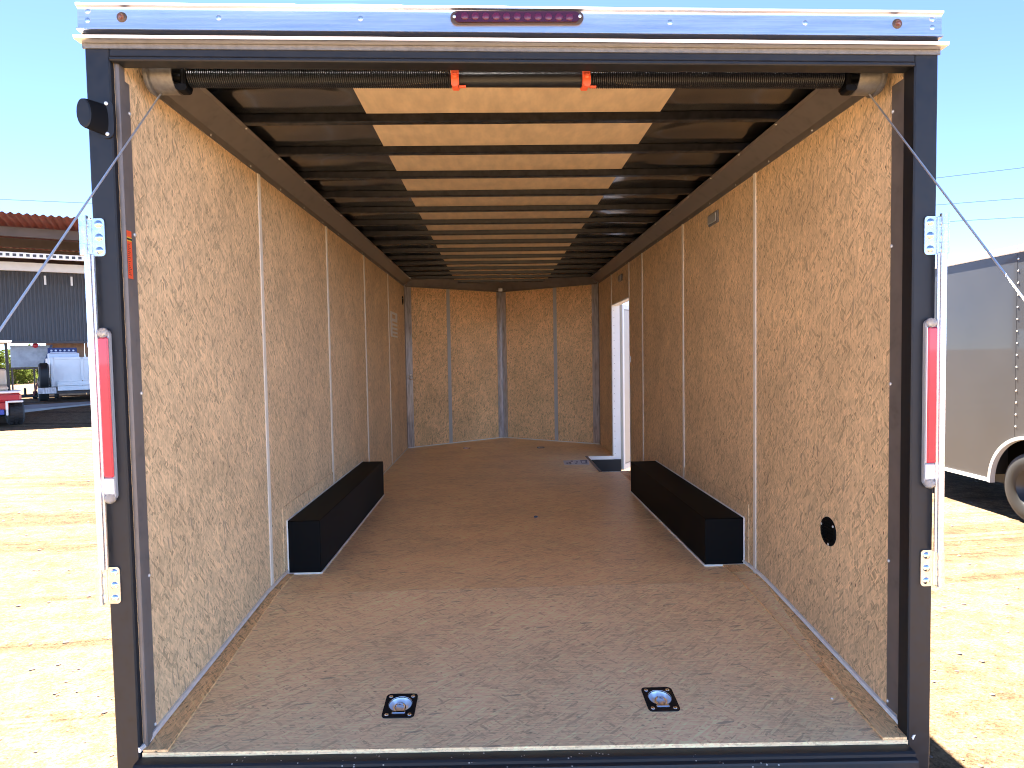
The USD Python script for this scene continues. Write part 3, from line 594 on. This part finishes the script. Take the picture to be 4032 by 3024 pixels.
# side door: jambs and leaf
part(T, 'door_jamb', [bx(W - .002, 1.305, DY1 - 0.012, DY1, -0.2, DZ), bx(W - 0.006, W - 0.0004, DY1, DY1 + 0.03, -0.01, DZ + 0.02, 0.002)], 'white_paint')
part(T, 'door_jamb', [bx(W - .002, 1.305, DY0, DY0 + 0.012, -0.2, DZ)], 'white_paint')
part(T, 'door_head', [bx(W - .002, 1.305, DY0 + .013, DY1 - .013, DZ - 0.012, DZ)], 'white_paint')
for k in range(20): part(T, 'screw', dome_((W + 0.02, DY1 - 0.0122, 0.02 + 0.085 * k), 'y', 0.004, 0.002, -1, 8), 'grey_plastic')
ld = math.atan2(0.83, 0.56)
def leafm(m): return tri(m).copy().apply_transform(trimesh.transformations.rotation_matrix(ld, (0, 0, 1))).apply_translation((1.318, 5.16, 0))
dl = part(T, 'side_door', leafm(bx(0, 0.86, -0.02, 0.02, -0.17, 1.70, 0.004)), 'cream_panel', label='open side door leaf with a pale inner face')
part(dl, 'door_frame', leafm(ext(sbox(0.002, -0.168, 0.858, 1.698).difference(sbox(0.045, -0.11, 0.81, 1.65)), 'y', -0.026, -0.0202)), 'white_paint')
part(dl, 'door_seal', leafm(ext(sbox(0.05, -0.105, 0.805, 1.645).difference(sbox(0.056, -0.099, 0.799, 1.639)), 'y', -0.023, -0.0203)), 'grey_plastic')
# outer skin, roof, nose, running gear
def arch(s):
    y0, y1 = (1.38, 3.33)
    return sbox(0.056, -0.2, YC, 2.15).difference(rrect(y0, y1, -0.6, 0.2, 0.15))
skL, skR = arch(-1), arch(1).difference(sbox(DY0, -0.3, DY1, DZ))
part(T, 'outer_skin', ext(skL, 'x', -1.2985, -1.294), 'black_steel', smooth=False)
part(T, 'outer_skin', ext(skR, 'x', 1.2945, 1.299), 'black_steel', smooth=False)
for s in (-1, 1):
    Pn = [(s * 1.2985, YC), (0, 7.0), (0, 7.005), (s * 1.302, YC + .004)]
    part(T, 'nose_skin', ext(Polygon(Pn).buffer(0.002), 'z', -0.2, 2.15), 'black_steel', smooth=False)
    part(T, 'roof_edge_rail', bx(s * 1.292, s * 1.304, 0.04, YC, 2.10, 2.185, 0.003).apply_translation((0 if s < 0 else -0.02, 0, 0)), 'aluminium')
part(T, 'roof', ext(Polygon([(-1.292, 0.045), (1.272, 0.045), (1.29, YC), (0, 6.99), (-1.29, YC)]), 'z', 2.184, 2.190), 'aluminium', smooth=False)
part(T, 'wall_stud', [bx(s * 1.232, s * 1.292, y, y + 0.03, -0.1, 2.14) for s in (-1, 1) for y in (0.4, 0.8, 1.1, 2.0, 2.8, 3.6, 4.17, 5.2, 5.8)], 'black_steel')
part(T, 'chassis', [bx(s * 0.7, s * 0.78, 0.06, 6.0, -0.32, -0.17) for s in (-1, 1)] + [bx(-1.2, 0.86, y, y + 0.05, -0.169, -0.15) for y in (0.6, 1.6, 2.6, 3.6, 4.6, 5.4)], 'black_steel')
for s in (-1, 1):
    for y in (1.88, 2.82):
        tp = [(0.19, -0.09), (0.25, -0.1), (0.31, -0.1), (0.335, -0.085), (0.342, -0.05), (0.342, 0.05), (0.335, 0.085), (0.31, 0.1), (0.25, 0.1), (0.19, 0.09)]
        w_ = part(T, 'wheel', lathe(tp, (s * 1.15, y, G0 + 0.342), 'x', 36), 'tyre')
        part(w_, 'rim', lathe([(0.192, 0.08 * s), (0.17, 0.06 * s), (0.08, 0.05 * s), (0.05, 0.08 * s), (1e-3, 0.085 * s)], (s * 1.15, y, G0 + 0.342), 'x', 28), 'black_steel')

# leaflet and a scrap on the floor
lp = thing('leaflet', (0.74, 4.71, 0), 'pale printed leaflet lying on the floor beside the step well', 'leaflet')
part(lp, 'sheet', ext(Polygon([(0.605, 4.585), (0.862, 4.565), (0.90, 4.87), (0.617, 4.835)]), 'z', 0.0012, 0.004), 'paper', smooth=False)
part(lp, 'printed_picture', [ext(Polygon([(0.79, 4.62), (0.85, 4.615), (0.876, 4.835), (0.80, 4.83)]).difference(Polygon([(0.80, 4.66), (0.835, 4.66), (0.85, 4.79), (0.81, 4.79)])), 'z', 0.0041, 0.0044)] +
     [ext(Polygon([(x, y), (x + 0.02, y), (x + 0.03, y + w), (x + 0.005, y + w)]), 'z', 0.0041, 0.0044) for x, y, w in ((0.63, 4.62, .08), (0.66, 4.60, .14), (0.69, 4.74, .07), (0.72, 4.62, .05), (0.74, 4.70, .06))], 'paper_print', smooth=False)
simple('blue_scrap', (0.10, 0.16, 0.26), 0.6)
sc_ = ico((0.169, 2.461, 0.006), 0.014, 1, (1, 0.8, 0.4)); sc_.vertices += (rng.random(sc_.vertices.shape) - 0.5) * 0.005
part('/World', 'scrap', trimesh.Trimesh(sc_.vertices * [1, 1, 1], sc_.faces), 'blue_scrap', 'tiny blue grey scrap lying in the middle of the board floor', cat='scrap')

# ------------------------------------------------------------------ grey trailer parked on the right
NX, NG = 4.9, G0
NT = thing('grey_trailer', (NX + 1.2, 4.0, NG), 'charcoal grey enclosed trailer with white trim parked to the right', 'cargo trailer')
ny0, ny1 = 0.9, 7.4
WY = (3.80, 2.92)
arch_ = unary_union([sbox(WY[1], -0.6, WY[0], 0.17), Point(WY[0], NG + 0.345).buffer(0.46, 24), Point(WY[1], NG + 0.345).buffer(0.46, 24)])
archo = arch_.buffer(0.034)
seams = [ny0, 1.6, 2.8, 4.005, 5.2, 6.4, ny1]
full = sbox(ny0, -0.185, ny1, 2.075).difference(archo)
for k in range(len(seams) - 1):
    pg = full.intersection(sbox(seams[k] + 0.0015, -1, seams[k + 1] + (0.0 if k % 2 else 0.0), 3))
    off = 0.0012 * (k % 2)
    part(NT, 'side_panel', ext(pg, 'x', NX - off, NX + 0.01), 'trailer_grey', smooth=False)
part(NT, 'roof_rail', [bx(NX - 0.012, NX + 0.03, ny0, ny1, 2.045, 2.115, 0.006), bx(NX - 0.018, NX - 0.011, ny0, ny1, 2.052, 2.062, 0.002)], 'white_paint')
for g_ in sbox(ny0, -0.215, ny1, -0.18).difference(archo).geoms: part(NT, 'skirt_trim', ext(g_, 'x', NX - 0.012, NX + 0.01), 'white_paint')
part(NT, 'wheel_arch_flare', ext(archo.difference(arch_).intersection(sbox(0, -0.215, 9, 2)), 'x', NX - 0.032, NX + 0.02), 'trim_pale')
part(NT, 'wheel_housing', [bx(NX + 0.35, NX + 0.36, 2.2, 4.5, NG + 0.1, 0.4), bx(NX + 0.02, NX + 0.35, 2.2, 4.5, 0.39, 0.4)], 'black_box')
part(NT, 'body', [bx(NX + 0.012, NX + 2.4, ny0 + .01, 2.2, -0.18, 2.10), bx(NX + 0.012, NX + 2.4, 4.5, ny1 - .01, -0.18, 2.10), bx(NX + 0.012, NX + 2.4, 2.2, 4.5, 0.41, 2.10), bx(NX + 0.37, NX + 2.4, 2.2, 4.5, -0.18, 0.41)], 'trailer_grey', smooth=False)
part(NT, 'roof', bx(NX, NX + 2.4, ny0, ny1, 2.101, 2.118), 'aluminium')
part(NT, 'chassis', [bx(NX + 0.5, NX + 0.6, ny0, ny1, -0.33, -0.19), bx(NX + 1.8, NX + 1.9, ny0, ny1, -0.33, -0.19)], 'black_steel')
for k, y in enumerate(seams[1:-1]):
    if y in (2.8,): continue
    for q_ in range(15 if y < 4.5 else 18):
        z = 1.985 - 0.1145 * q_
        part(NT, 'rivet', dome_((NX - 0.001, y - 0.012, z), 'x', 0.010, 0.005, -1, 8), 'screw_head')
for y in (1.3, 2.2, 3.1, 4.0, 4.35, 4.9, 5.6): part(NT, 'rivet', dome_((NX - 0.012, y, 2.088), 'x', 0.008, 0.004, -1, 8), 'zinc')
for s_ in (0, 1):
    for y in WY:
        xx = NX + 0.10 + s_ * 2.2
        tp = [(0.185, -0.095), (0.20, -0.104), (0.25, -0.112), (0.30, -0.107), (0.328, -0.092), (0.342, -0.06), (0.345, 0.0), (0.342, 0.06), (0.328, 0.09), (0.25, 0.11), (0.185, 0.09)]
        w_ = part(NT, 'wheel', lathe(tp, (xx, y, NG + 0.345), 'x', 48), 'tyre')
        ss = -1 if s_ == 0 else 1
        part(w_, 'rim', lathe([(0.198, 0.1 * ss), (0.19, 0.085 * ss), (0.165, 0.05 * ss), (0.15, 0.03 * ss), (0.09, 0.025 * ss), (0.075, 0.05 * ss), (0.05, 0.055 * ss), (0.045, 0.09 * ss), (1e-3, 0.1 * ss)], (xx, y, NG + 0.345), 'x', 40), 'rim_dark')
        for k in range(6):
            t = k * math.pi / 3 + 0.3
            part(w_, 'rim_opening', cyl((xx + 0.022 * ss, y + 0.118 * math.cos(t), NG + 0.345 + 0.118 * math.sin(t)), (xx + 0.034 * ss, y + 0.118 * math.cos(t), NG + 0.345 + 0.118 * math.sin(t)), 0.021, 10), 'black_box')

# ------------------------------------------------------------------ open shed and what stands in it, left
def ray(u, v):
    d = rt * ((u - 2016) / FPX) - up * ((v - 1512) / FPX) + fwd
    return d
U = np.array([0.88, 0.475]); U /= np.linalg.norm(U); Vd = np.array([-U[1], U[0]])
A = np.array([-10.6, 12.0])            # front edge of the roof, where it leaves the picture
def sh(s, v, z): return np.array([*(A + U * s + Vd * v), z])
def shbox(s0, s1, v0, v1, z0, z1, c=0):
    m = bx(s0, s1, v0, v1, z0, z1, c); w = np.array(m.vertices)
    m.vertices = np.c_[A[0] + U[0] * w[:, 0] + Vd[0] * w[:, 1], A[1] + U[1] * w[:, 0] + Vd[1] * w[:, 1], w[:, 2]]; return m
simple('red_iron', (0.19, 0.05, 0.042), 0.6, 0.1, noise=0.4, nscale=1.3)
simple('dark_iron', (0.075, 0.06, 0.055), 0.6, 0.2, noise=0.3, nscale=2)
simple('grey_iron', (0.07, 0.073, 0.08), 0.45, 0.5, noise=0.15, nscale=1.5)
simple('concrete', (0.28, 0.27, 0.26), 0.85, noise=0.2, nscale=2.0)
simple('old_wood', (0.28, 0.18, 0.11), 0.75, noise=0.3, nscale=6, stretch=(1, 1, 0.2))
SF = 0.14
SHD = thing('open_shed', (*sh(0, 3, 0)[:2], SF), 'open shed with rusty red corrugated roof and a hanging grey iron wall', 'shed')
def corrugated(s0, s1, n_per, amp, pts):
    """Sheet along s with a wave; pts: (v, z) polyline, normal offset applied to the second coordinate given by dirs."""
    ns = int((s1 - s0) * n_per * 8); ss = np.linspace(s0, s1, ns)
    wv = amp * np.sin(ss * n_per * 2 * np.pi)
    V = []
    for v, z, dv, dz in pts:
        P = A[None] + U[None] * ss[:, None] + Vd[None] * (v + dv * wv)[:, None]
        V.append(np.c_[P, z + dz * wv])
    V = np.array(V); m, n = V.shape[:2]
    i, j = np.meshgrid(np.arange(m - 1), np.arange(n - 1), indexing='ij'); p = i * n + j
    return trimesh.Trimesh(V.reshape(-1, 3), np.concatenate([np.stack([p, p + 1, p + n], -1).reshape(-1, 3), np.stack([p + 1, p + n + 1, p + n], -1).reshape(-1, 3)]), process=False)
for k in range(9):
    s0 = -5 + k * 1.2
    part(SHD, 'roof_sheet', corrugated(s0, s0 + 1.21, 7.0, 0.02, [(0, 4.40, 0, 1), (4.0, 4.36, 0, 1), (8.2, 4.30, 0, 1)]).apply_translation((0, 0, 0.004 * (k % 2))), 'red_iron', smooth=True)
for v in (1.35, 3.0, 4.8, 6.6):
    part(SHD, 'purlin', shbox(-5, 5.6, v, v + 0.09, 4.12, 4.335), 'dark_iron')
for s_ in (-4.6, 5.3):
    for v in (0.6, 7.5):
        part(SHD, 'shed_post', shbox(s_, s_ + 0.12, v, v + 0.12, SF - 0.4, 4.3), 'dark_iron')
bb = part(SHD, 'white_rail', shbox(-5, 5.6, 1.9, 1.98, 3.70, 3.83), 'white_paint')
part(bb, 'slot', [shbox(-1 + 0.13 * k, -0.93 + 0.13 * k, 1.896, 1.905, 3.735, 3.80) for k in range(30)], 'grey_iron')
part(SHD, 'white_beam', shbox(-5, 1.42, 5.2, 5.3, 3.78, 4.02), 'white_paint')
part(SHD, 'white_beam', shbox(1.5, 5.6, 5.2, 5.3, 3.78, 4.02), 'white_paint')
for k in range(9):
    s0 = -5 + k * 1.2
    part(SHD, 'iron_wall_sheet', corrugated(s0, s0 + 1.2, 10.5, 0.016, [(5.4, 3.86, 1, 0), (5.4, 1.80, 1, 0)]).apply_translation((0, 0, 0)), 'grey_iron', smooth=True)
part(SHD, 'wall_rail', shbox(-5, 5.6, 5.3, 5.4, 1.74, 1.80), 'dark_iron')
for s_ in (0.12, 0.75, 1.4, 2.0):
    part(SHD, 'white_tag', shbox(s_, s_ + 0.05, 5.30, 5.32, 3.42, 3.68), 'white_paint')
# back panels of board behind the parked trailer
for k in range(5):
    part(SHD, 'back_board', shbox(-0.1 + 1.0 * k, 0.89 + 1.0 * k, 7.0, 7.04, SF, 2.05), 'old_wood')
# concrete floor of the shed
slab = Polygon([(-10.75, 11.3), (-9.9, 15.2), (-13, 24), (-22, 18), (-15.5, 9.0)])
part('/World', 'shed_floor', ext(slab, 'z', SF - 0.35, SF), 'concrete', 'grey concrete floor slab under the open shed', kind='structure', smooth=False)

# ---- white utility trailer under the shed: seen from behind
def local(o, e, b):
    """Boxes in a thing's own frame: e to its right, b towards its back (the side facing us)."""
    o = np.array(o, float)
    def put(m):
        m = tri(m).copy(); w = np.array(m.vertices); m.vertices = np.c_[o[0] + e[0] * w[:, 0] - b[0] * w[:, 1], o[1] + e[1] * w[:, 0] - b[1] * w[:, 1], o[2] + w[:, 2]]; return m
    return put
e_ = np.array([0.80, 0.60]); b_ = np.array([0.60, -0.80])
UO = np.array([-11.93, 15.12, SF]) + np.array([*(e_ * 0.75), 0])
put = local(UO, e_, b_)
UT = thing('utility_trailer', UO, 'white steel utility trailer with a spare tyre at its corner, parked under the shed', 'utility trailer')
part(UT, 'tail_panel', put([bx(-0.66, 0.0, 0.0, 0.03, 0.40, 1.16, 0.004)]), 'white_paint')
part(UT, 'tail_panel', put([bx(0.02, 0.68, 0.0, 0.03, 0.40, 1.16, 0.004)]), 'white_paint')
part(UT, 'panel_rib', put([bx(-0.68, -0.62, -0.025, -0.001, 0.40, 1.18, 0.004)]), 'white_paint')
part(UT, 'panel_rib', put([bx(-0.02, 0.04, -0.025, -0.001, 0.55, 1.18, 0.004)]), 'white_paint')
part(UT, 'panel_rib', put([bx(-0.61, 0.7, -0.025, -0.001, 1.12, 1.18, 0.004)]), 'white_paint')
part(UT, 'tail_step', put([bx(-0.55, 0.7, -0.06, -0.026, 0.42, 0.53, 0.004)]), 'white_paint')
part(UT, 'tail_step', put([bx(-0.55, 0.7, -0.10, -0.061, 0.29, 0.41, 0.004)]), 'white_paint')
part(UT, 'dark_plate', put(ext(Polygon([(0.17, 0.55), (0.6, 0.55), (0.6, 1.0), (0.33, 1.0)]), 'y', -0.05, -0.03)), 'grey_iron', label='dark slanted plate on the tail')
part(UT, 'side_panel', put([bx(-0.69, -0.66, 0.0, 2.6, 0.4, 1.16, 0.004)]), 'white_paint')
part(UT, 'side_panel', put([bx(0.69, 0.72, 0.0, 2.6, 0.4, 1.16, 0.004)]), 'white_paint')
part(UT, 'bed_floor', put([bx(-0.655, 0.685, 0.04, 2.6, 0.42, 0.46)]), 'grey_iron')
part(UT, 'chassis', put([bx(-0.6, 0.65, 0.0, 0.1, 0.2, 0.285), bx(-0.4, -0.3, 0.1, 2.6, 0.2, 0.4), bx(0.3, 0.4, 0.1, 2.6, 0.2, 0.4)]), 'dark_iron')
part(UT, 'mudflap', put([bx(-0.98, -0.58, -0.05, -0.03, 0.22, 0.38)]), 'dull_aluminium')
def wheel_local(T_, put_, x, y, r, w, name='wheel', mat='tyre', axis='x', rimm='rim_silver'):
    tp = [(r * 0.55, -w / 2), (r * 0.9, -w / 2), (r, -w * 0.36), (r, w * 0.36), (r * 0.9, w / 2), (r * 0.55, w / 2)]
    q_ = part(T_, name, put_(lathe(tp, (x, y, r), 'x', 28)), mat)
    part(q_, 'rim', put_(lathe([(1e-3, -w * 0.3), (r * 0.5, -w * 0.3), (r * 0.57, -w * 0.45), (r * 0.57, w * 0.45), (r * 0.5, w * 0.3), (1e-3, w * 0.3)], (x, y, r), 'x', 24)), rimm)
    return q_
wheel_local(UT, put, -0.84, 0.5, 0.33, 0.22); wheel_local(UT, put, 0.88, 0.5, 0.33, 0.22)
sp = part(UT, 'spare_tyre', put(lathe([(0.17, -0.11), (0.29, -0.11), (0.33, -0.075), (0.33, 0.075), (0.29, 0.11), (0.17, 0.11)], (-0.83, 0.0, 0.70), 'x', 28)), 'tyre')
part(sp, 'rim', put(lathe([(1e-3, -0.06), (0.16, -0.06), (0.18, -0.1), (0.18, 0.1), (0.16, 0.06), (1e-3, 0.06)], (-0.83, 0.0, 0.70), 'x', 24)), 'rim_silver')
# washing machine standing in the trailer
simple('washer_white', (0.66, 0.69, 0.76), 0.3)
simple('washer_blue', (0.05, 0.07, 0.16), 0.3)
WO = UO + np.array([*(e_ * -0.35 - b_ * 0.45), 0.46]); putw = local(WO, e_, b_)
WM = thing('washing_machine', WO, 'white top-loading washing machine with dark blue control panel standing in the white utility trailer', 'washing machine')
part(WM, 'cabinet', putw(bx(-0.345, 0.345, 0, 0.66, 0.0, 0.84, 0.02)), 'washer_white')
part(WM, 'lid', putw(bx(-0.29, 0.29, 0.04, 0.5, 0.842, 0.865, 0.008)), 'washer_white')
part(WM, 'control_panel', putw(trimesh.convex.convex_hull(np.array([(x, y, z) for x in (-0.335, 0.335) for y, z in ((0.52, 0.842), (0.66, 0.842), (0.60, 0.99), (0.66, 0.99))]))), 'washer_blue')
for k in range(6):
    part(WM, 'dial', putw(dome_((-0.25 + 0.1 * k, 0.555, 0.915), 'y', 0.028, 0.02, -1, 12)), 'washer_white')
# round floodlight at the trailer's far side
FO = UO + np.array([*(e_ * 0.30 - b_ * 0.1), 1.18]); putf = local(FO, e_, b_)
FL = thing('work_light', FO, 'round white work light on a short stand at the edge of the white utility trailer', 'lamp')
part(FL, 'stand', putf(cyl((0, 0.02, 0), (0, 0.02, 0.2), 0.025, 10)), 'dull_aluminium')
part(FL, 'reflector', putf(lathe([(0.03, 0.1), (0.10, 0.07), (0.14, 0.0), (0.15, -0.02), (0.135, 0.0), (0.06, 0.05), (1e-3, 0.06)], (0, -0.02, 0.32), 'y', 24)), 'white_paint')
part(FL, 'bulb', putf(bx(-0.04, 0.04, -0.03, 0.02, 0.28, 0.36, 0.01)), 'washer_blue')
# golf cart at the picture's left edge
e2 = np.array([0.72, 0.69]); e2 /= np.linalg.norm(e2); b2 = np.array([e2[1], -e2[0]])
gw = np.array([-9.42, 10.55]); GO = np.array([*(gw - e2 * 0.5), float(ground_z(*gw))]); putg = local(GO, e2, b2)
simple('cart_red', (0.35, 0.03, 0.04), 0.25, coat=0.6); simple('beige_vinyl', (0.50, 0.38, 0.27), 0.5); simple('cart_blue', (0.03, 0.06, 0.30), 0.4)
GC = thing('golf_cart', GO, 'red and white golf cart with white roof and knobby tyres standing before the shed', 'golf cart')
for x in (-0.5, 0.5):
    for y in (0.0, 1.7):
        wq = part(GC, 'wheel', putg(lathe([(0.12, -0.12), (0.2, -0.125), (0.235, -0.1), (0.235, 0.1), (0.2, 0.125), (0.12, 0.12)], (x, y, 0.24), 'x', 24)), 'tyre')
        part(wq, 'rim', putg(lathe([(1e-3, -0.05), (0.11, -0.05), (0.125, -0.11), (0.125, 0.11), (0.11, 0.05), (1e-3, 0.05)], (x, y, 0.24), 'x', 18)), 'rim_silver')
        knobs = []
        for k in range(22):
            t = k * 2 * math.pi / 22
            for dx in (-0.07, 0.0, 0.07):
                kb = bx(-0.024, 0.024, -0.018, 0.018, 0.228, 0.25); kb.apply_transform(trimesh.transformations.rotation_matrix(t + (0.14 if dx else 0), (1, 0, 0))); kb.apply_translation((x + dx, y, 0.24)); knobs.append(kb)
        part(wq, 'tread', putg(knobs), 'rubber', smooth=False, kind='stuff')
part(GC, 'rear_body', putg([bx(-0.58, 0.58, -0.30, 0.5, 0.46, 0.62, 0.04), bx(-0.38, 0.38, -0.28, 0.5, 0.3, 0.455, 0.02)]), 'cart_red')
part(GC, 'fender_trim', putg([bx(0.36, 0.60, -0.31, -0.27, 0.44, 0.475, 0.01), bx(0.33, 0.365, -0.31, -0.27, 0.2, 0.475, 0.01)]), 'white_paint')
part(GC, 'fender_trim', putg([bx(-0.6, 0.60, -0.30, 0.45, 0.621, 0.665, 0.015)]), 'white_paint')
part(GC, 'bumper', putg([bx(-0.5, 0.30, -0.34, -0.31, 0.22, 0.32, 0.01)]), 'cart_blue')
part(GC, 'front_body', putg([bx(-0.55, 0.55, 1.5, 2.1, 0.3, 0.85, 0.08)]), 'cart_red')
part(GC, 'floor_pan', putg([bx(-0.55, 0.55, 0.5, 1.5, 0.25, 0.31)]), 'rubber')
part(GC, 'rear_seat', putg([bx(-0.52, 0.40, -0.20, 0.22, 0.67, 0.76, 0.03)]), 'beige_vinyl')
part(GC, 'seat_back', putg([bx(-0.52, 0.43, 0.23, 0.30, 0.76, 1.08, 0.03)]), 'beige_vinyl')
part(GC, 'seat_back', putg([bx(-0.52, 0.43, 0.31, 0.36, 0.78, 1.10, 0.03)]), 'print_black')
part(GC, 'front_seat', putg([bx(-0.52, 0.5, 0.5, 0.95, 0.67, 0.78, 0.03)]), 'beige_vinyl')
part(GC, 'roof', putg([bx(-0.62, 0.47, -0.35, 1.9, 1.57, 1.62, 0.02)]), 'white_paint')
for x, y in ((-0.55, -0.1), (0.40, -0.1), (-0.5, 1.65), (0.42, 1.65)):
    part(GC, 'roof_post', putg(tube([(x, y, 1.57), (x + 0.02, y, 0.62)], 0.024, 8)), 'black_steel')
part(GC, 'windscreen', putg([bx(-0.48, 0.42, 1.66, 1.67, 0.9, 1.55)]), 'clear_plastic')
part(GC, 'steering_wheel', putg(trimesh.creation.torus(0.17, 0.014, major_sections=20, minor_sections=6).apply_transform(trimesh.transformations.rotation_matrix(-1.0, (1, 0, 0))).apply_translation((-0.2, 1.3, 1.0))), 'rubber')
# grey sheet on a frame behind, a dark garden machine, bushes in the sun beyond
e3 = U; b3 = -Vd
PO = np.array([*(A + U * -0.35 + Vd * 6.1), SF]); putp = local(PO, e3, b3)
simple('grey_sheet', (0.30, 0.31, 0.33), 0.35, 0.2, noise=0.3, nscale=3); simple('blue_iron', (0.04, 0.07, 0.14), 0.5)
GP = thing('sheet_metal_rack', PO, 'grey sheet of metal upright on a dark frame with a blue brace', 'rack')
part(GP, 'sheet', putp(bx(-0.50, 0.46, 0.0, 0.012, 0.92, 1.56, 0.002)), 'grey_sheet')
part(GP, 'frame', putp([bx(-0.52, 0.50, -0.03, -0.001, 0.86, 0.915, 0.004)]), 'dark_iron')
part(GP, 'leg', putp(bx(0.02, 0.06, -0.03, 0.0, 0.0, 0.86)), 'dark_iron'); part(GP, 'leg', putp(bx(-0.5, -0.46, -0.03, 0.0, 0.0, 0.86)), 'dark_iron')
part(GP, 'brace', putp(tube([(0.14, -0.06, 0.55), (0.5, -0.06, 1.58)], 0.032, 6)), 'blue_iron')
part(GP, 'red_reflector', putp(dome_((0.10, -0.02, 1.56), 'y', 0.075, 0.02, -1, 14)), 'red_lens')
MO = np.array([*(A + U * -0.1 + Vd * 5.0), SF]); putm = local(MO, e3, b3)
GM = thing('garden_tiller', MO, 'dark garden machine with an upright lever on the slab between golf cart and white trailer', 'garden machine')
part(GM, 'engine', putm([bx(0.0, 0.42, 0, 0.35, 0.14, 0.42, 0.08)]), 'dark_iron')
part(GM, 'lever', putm([tube([(-0.12, 0.0, 0.12), (-0.05, 0, 0.3), (0.0, 0, 0.55)], 0.025, 6), tube([(0.0, 0, 0.3), (0.08, 0, 0.38)], 0.02, 6)]), 'red_iron')
part(GM, 'tine_frame', putm([bx(-0.42, 0.1, 0.05, 0.12, 0.06, 0.16, 0.02), bx(-0.34, -0.28, 0.02, 0.1, 0.1, 0.34, 0.02)]), 'black_steel')
for x in (-0.1, 0.4):
    qw = part(GM, 'wheel', putm(lathe([(0.05, -0.04), (0.11, -0.045), (0.125, 0), (0.11, 0.045), (0.05, 0.04)], (x, 0.2, 0.125), 'x', 18)), 'tyre')
# bushes
MATS['leaf'] = usdkit.material(stage, '/World/Looks/leaf', {
    'oi': ('geometry', {}), 'r': ('rgb_ramp', {'ramp': [(0, (0.10, 0.13, 0.03)), (0.5, (0.24, 0.26, 0.06)), (1, (0.42, 0.38, 0.15))]}),
    'd': ('diffuse_bsdf', {}), 't': ('translucent_bsdf', {}), 'm': ('mix_closure', {'fac': 0.4})},
    [('oi.random_per_island', 'r.fac'), ('r.color', 'd.color'), ('r.color', 't.color'), ('d.BSDF', 'm.closure1'), ('t.BSDF', 'm.closure2')], surface='m.closure')
simple('twig', (0.14, 0.10, 0.07), 0.8)
for k, (u_, yy, hh_, ww, lb) in enumerate(((48, 31.0, 1.5, 1.1, 'yellow green bush beyond the shed, next to the golf cart'), (95, 33.0, 1.9, 1.3, 'light green bush beyond the shed, middle of the row'), (150, 34.0, 1.6, 1.3, 'green bush beyond the shed, partly behind the spare tyre'))):
    d = ray(u_, 1480); t = (yy - CAM[1]) / d[1]; P = CAM + d * t; gz_ = float(ground_z(P[0], P[1]))
    B = thing('bush', (P[0], P[1], gz_), lb, 'bush', 'bushes beyond the shed')
    n = 2600; ang = rng.random(n) * 2 * np.pi; ph = rng.random(n); rr = ww * (0.35 + 0.65 * rng.random(n) ** 0.5)
    lump = 0.7 + 0.6 * meshkit.noise(np.stack([np.cos(ang) * 1.6 + k * 9, np.sin(ang) * 1.6, ph * 3], -1))
    c = np.stack([P[0] + rr * lump * np.cos(ang) * np.sqrt(1 - (ph * 0.9) ** 2), P[1] + rr * lump * np.sin(ang) * np.sqrt(1 - (ph * 0.9) ** 2), gz_ + 0.05 + hh_ * ph * lump], -1)
    d1 = rng.normal(size=(n, 3)); d1 /= np.linalg.norm(d1, axis=1)[:, None]; d2 = np.cross(d1, rng.normal(size=(n, 3))); d2 /= np.linalg.norm(d2, axis=1)[:, None]
    sz_ = (0.05 + 0.06 * rng.random(n))[:, None]
    Vt_ = np.stack([c - d1 * sz_, c + d2 * sz_ * 0.45, c + d1 * sz_, c - d2 * sz_ * 0.45], 1).reshape(-1, 3); I = np.arange(n)[:, None] * 4
    part(B, 'foliage', trimesh.Trimesh(Vt_, np.concatenate([I + [0, 1, 2], I + [0, 2, 3]]), process=False), 'leaf', smooth=False)
    part(B, 'stem', [tube([(P[0], P[1], gz_ - 0.05), (P[0] + 0.4 * math.cos(a_), P[1] + 0.4 * math.sin(a_), gz_ + 0.8 * hh_)], [0.03, 0.01], 5) for a_ in (0.3, 1.9, 3.6, 5.1)], 'twig')
# power lines
def wire(u0_, v0_, u1_, v1_, y0_, y1_, lb, ta, tb):
    P = [CAM + ray(u, v) * ((y - CAM[1]) / ray(u, v)[1]) for u, v, y in ((u0_, v0_, y0_), (u1_, v1_, y1_))]
    tt = np.linspace(ta, tb, 12); pts = np.array([P[0] + (P[1] - P[0]) * t for t in tt])
    part('/World', 'power_line', tube(pts, 0.011, 5), 'rubber', lb, cat='power line', group='power lines in the sky')
wire(0, 785, 355, 800, 27, 27, 'thin power line in the sky above the shed roof on the left', -8, 4.2)
wire(3695, 700, 4032, 660, 27, 27, 'topmost of the three power lines in the sky at right', -2.8, 14)
wire(3700, 806, 4032, 780, 27, 27, 'middle one of the three power lines in the sky at right', -2.8, 14)
wire(3740, 872, 4032, 855, 27, 27, 'lowest of the three power lines, just above the grey trailer', -2.8, 14)
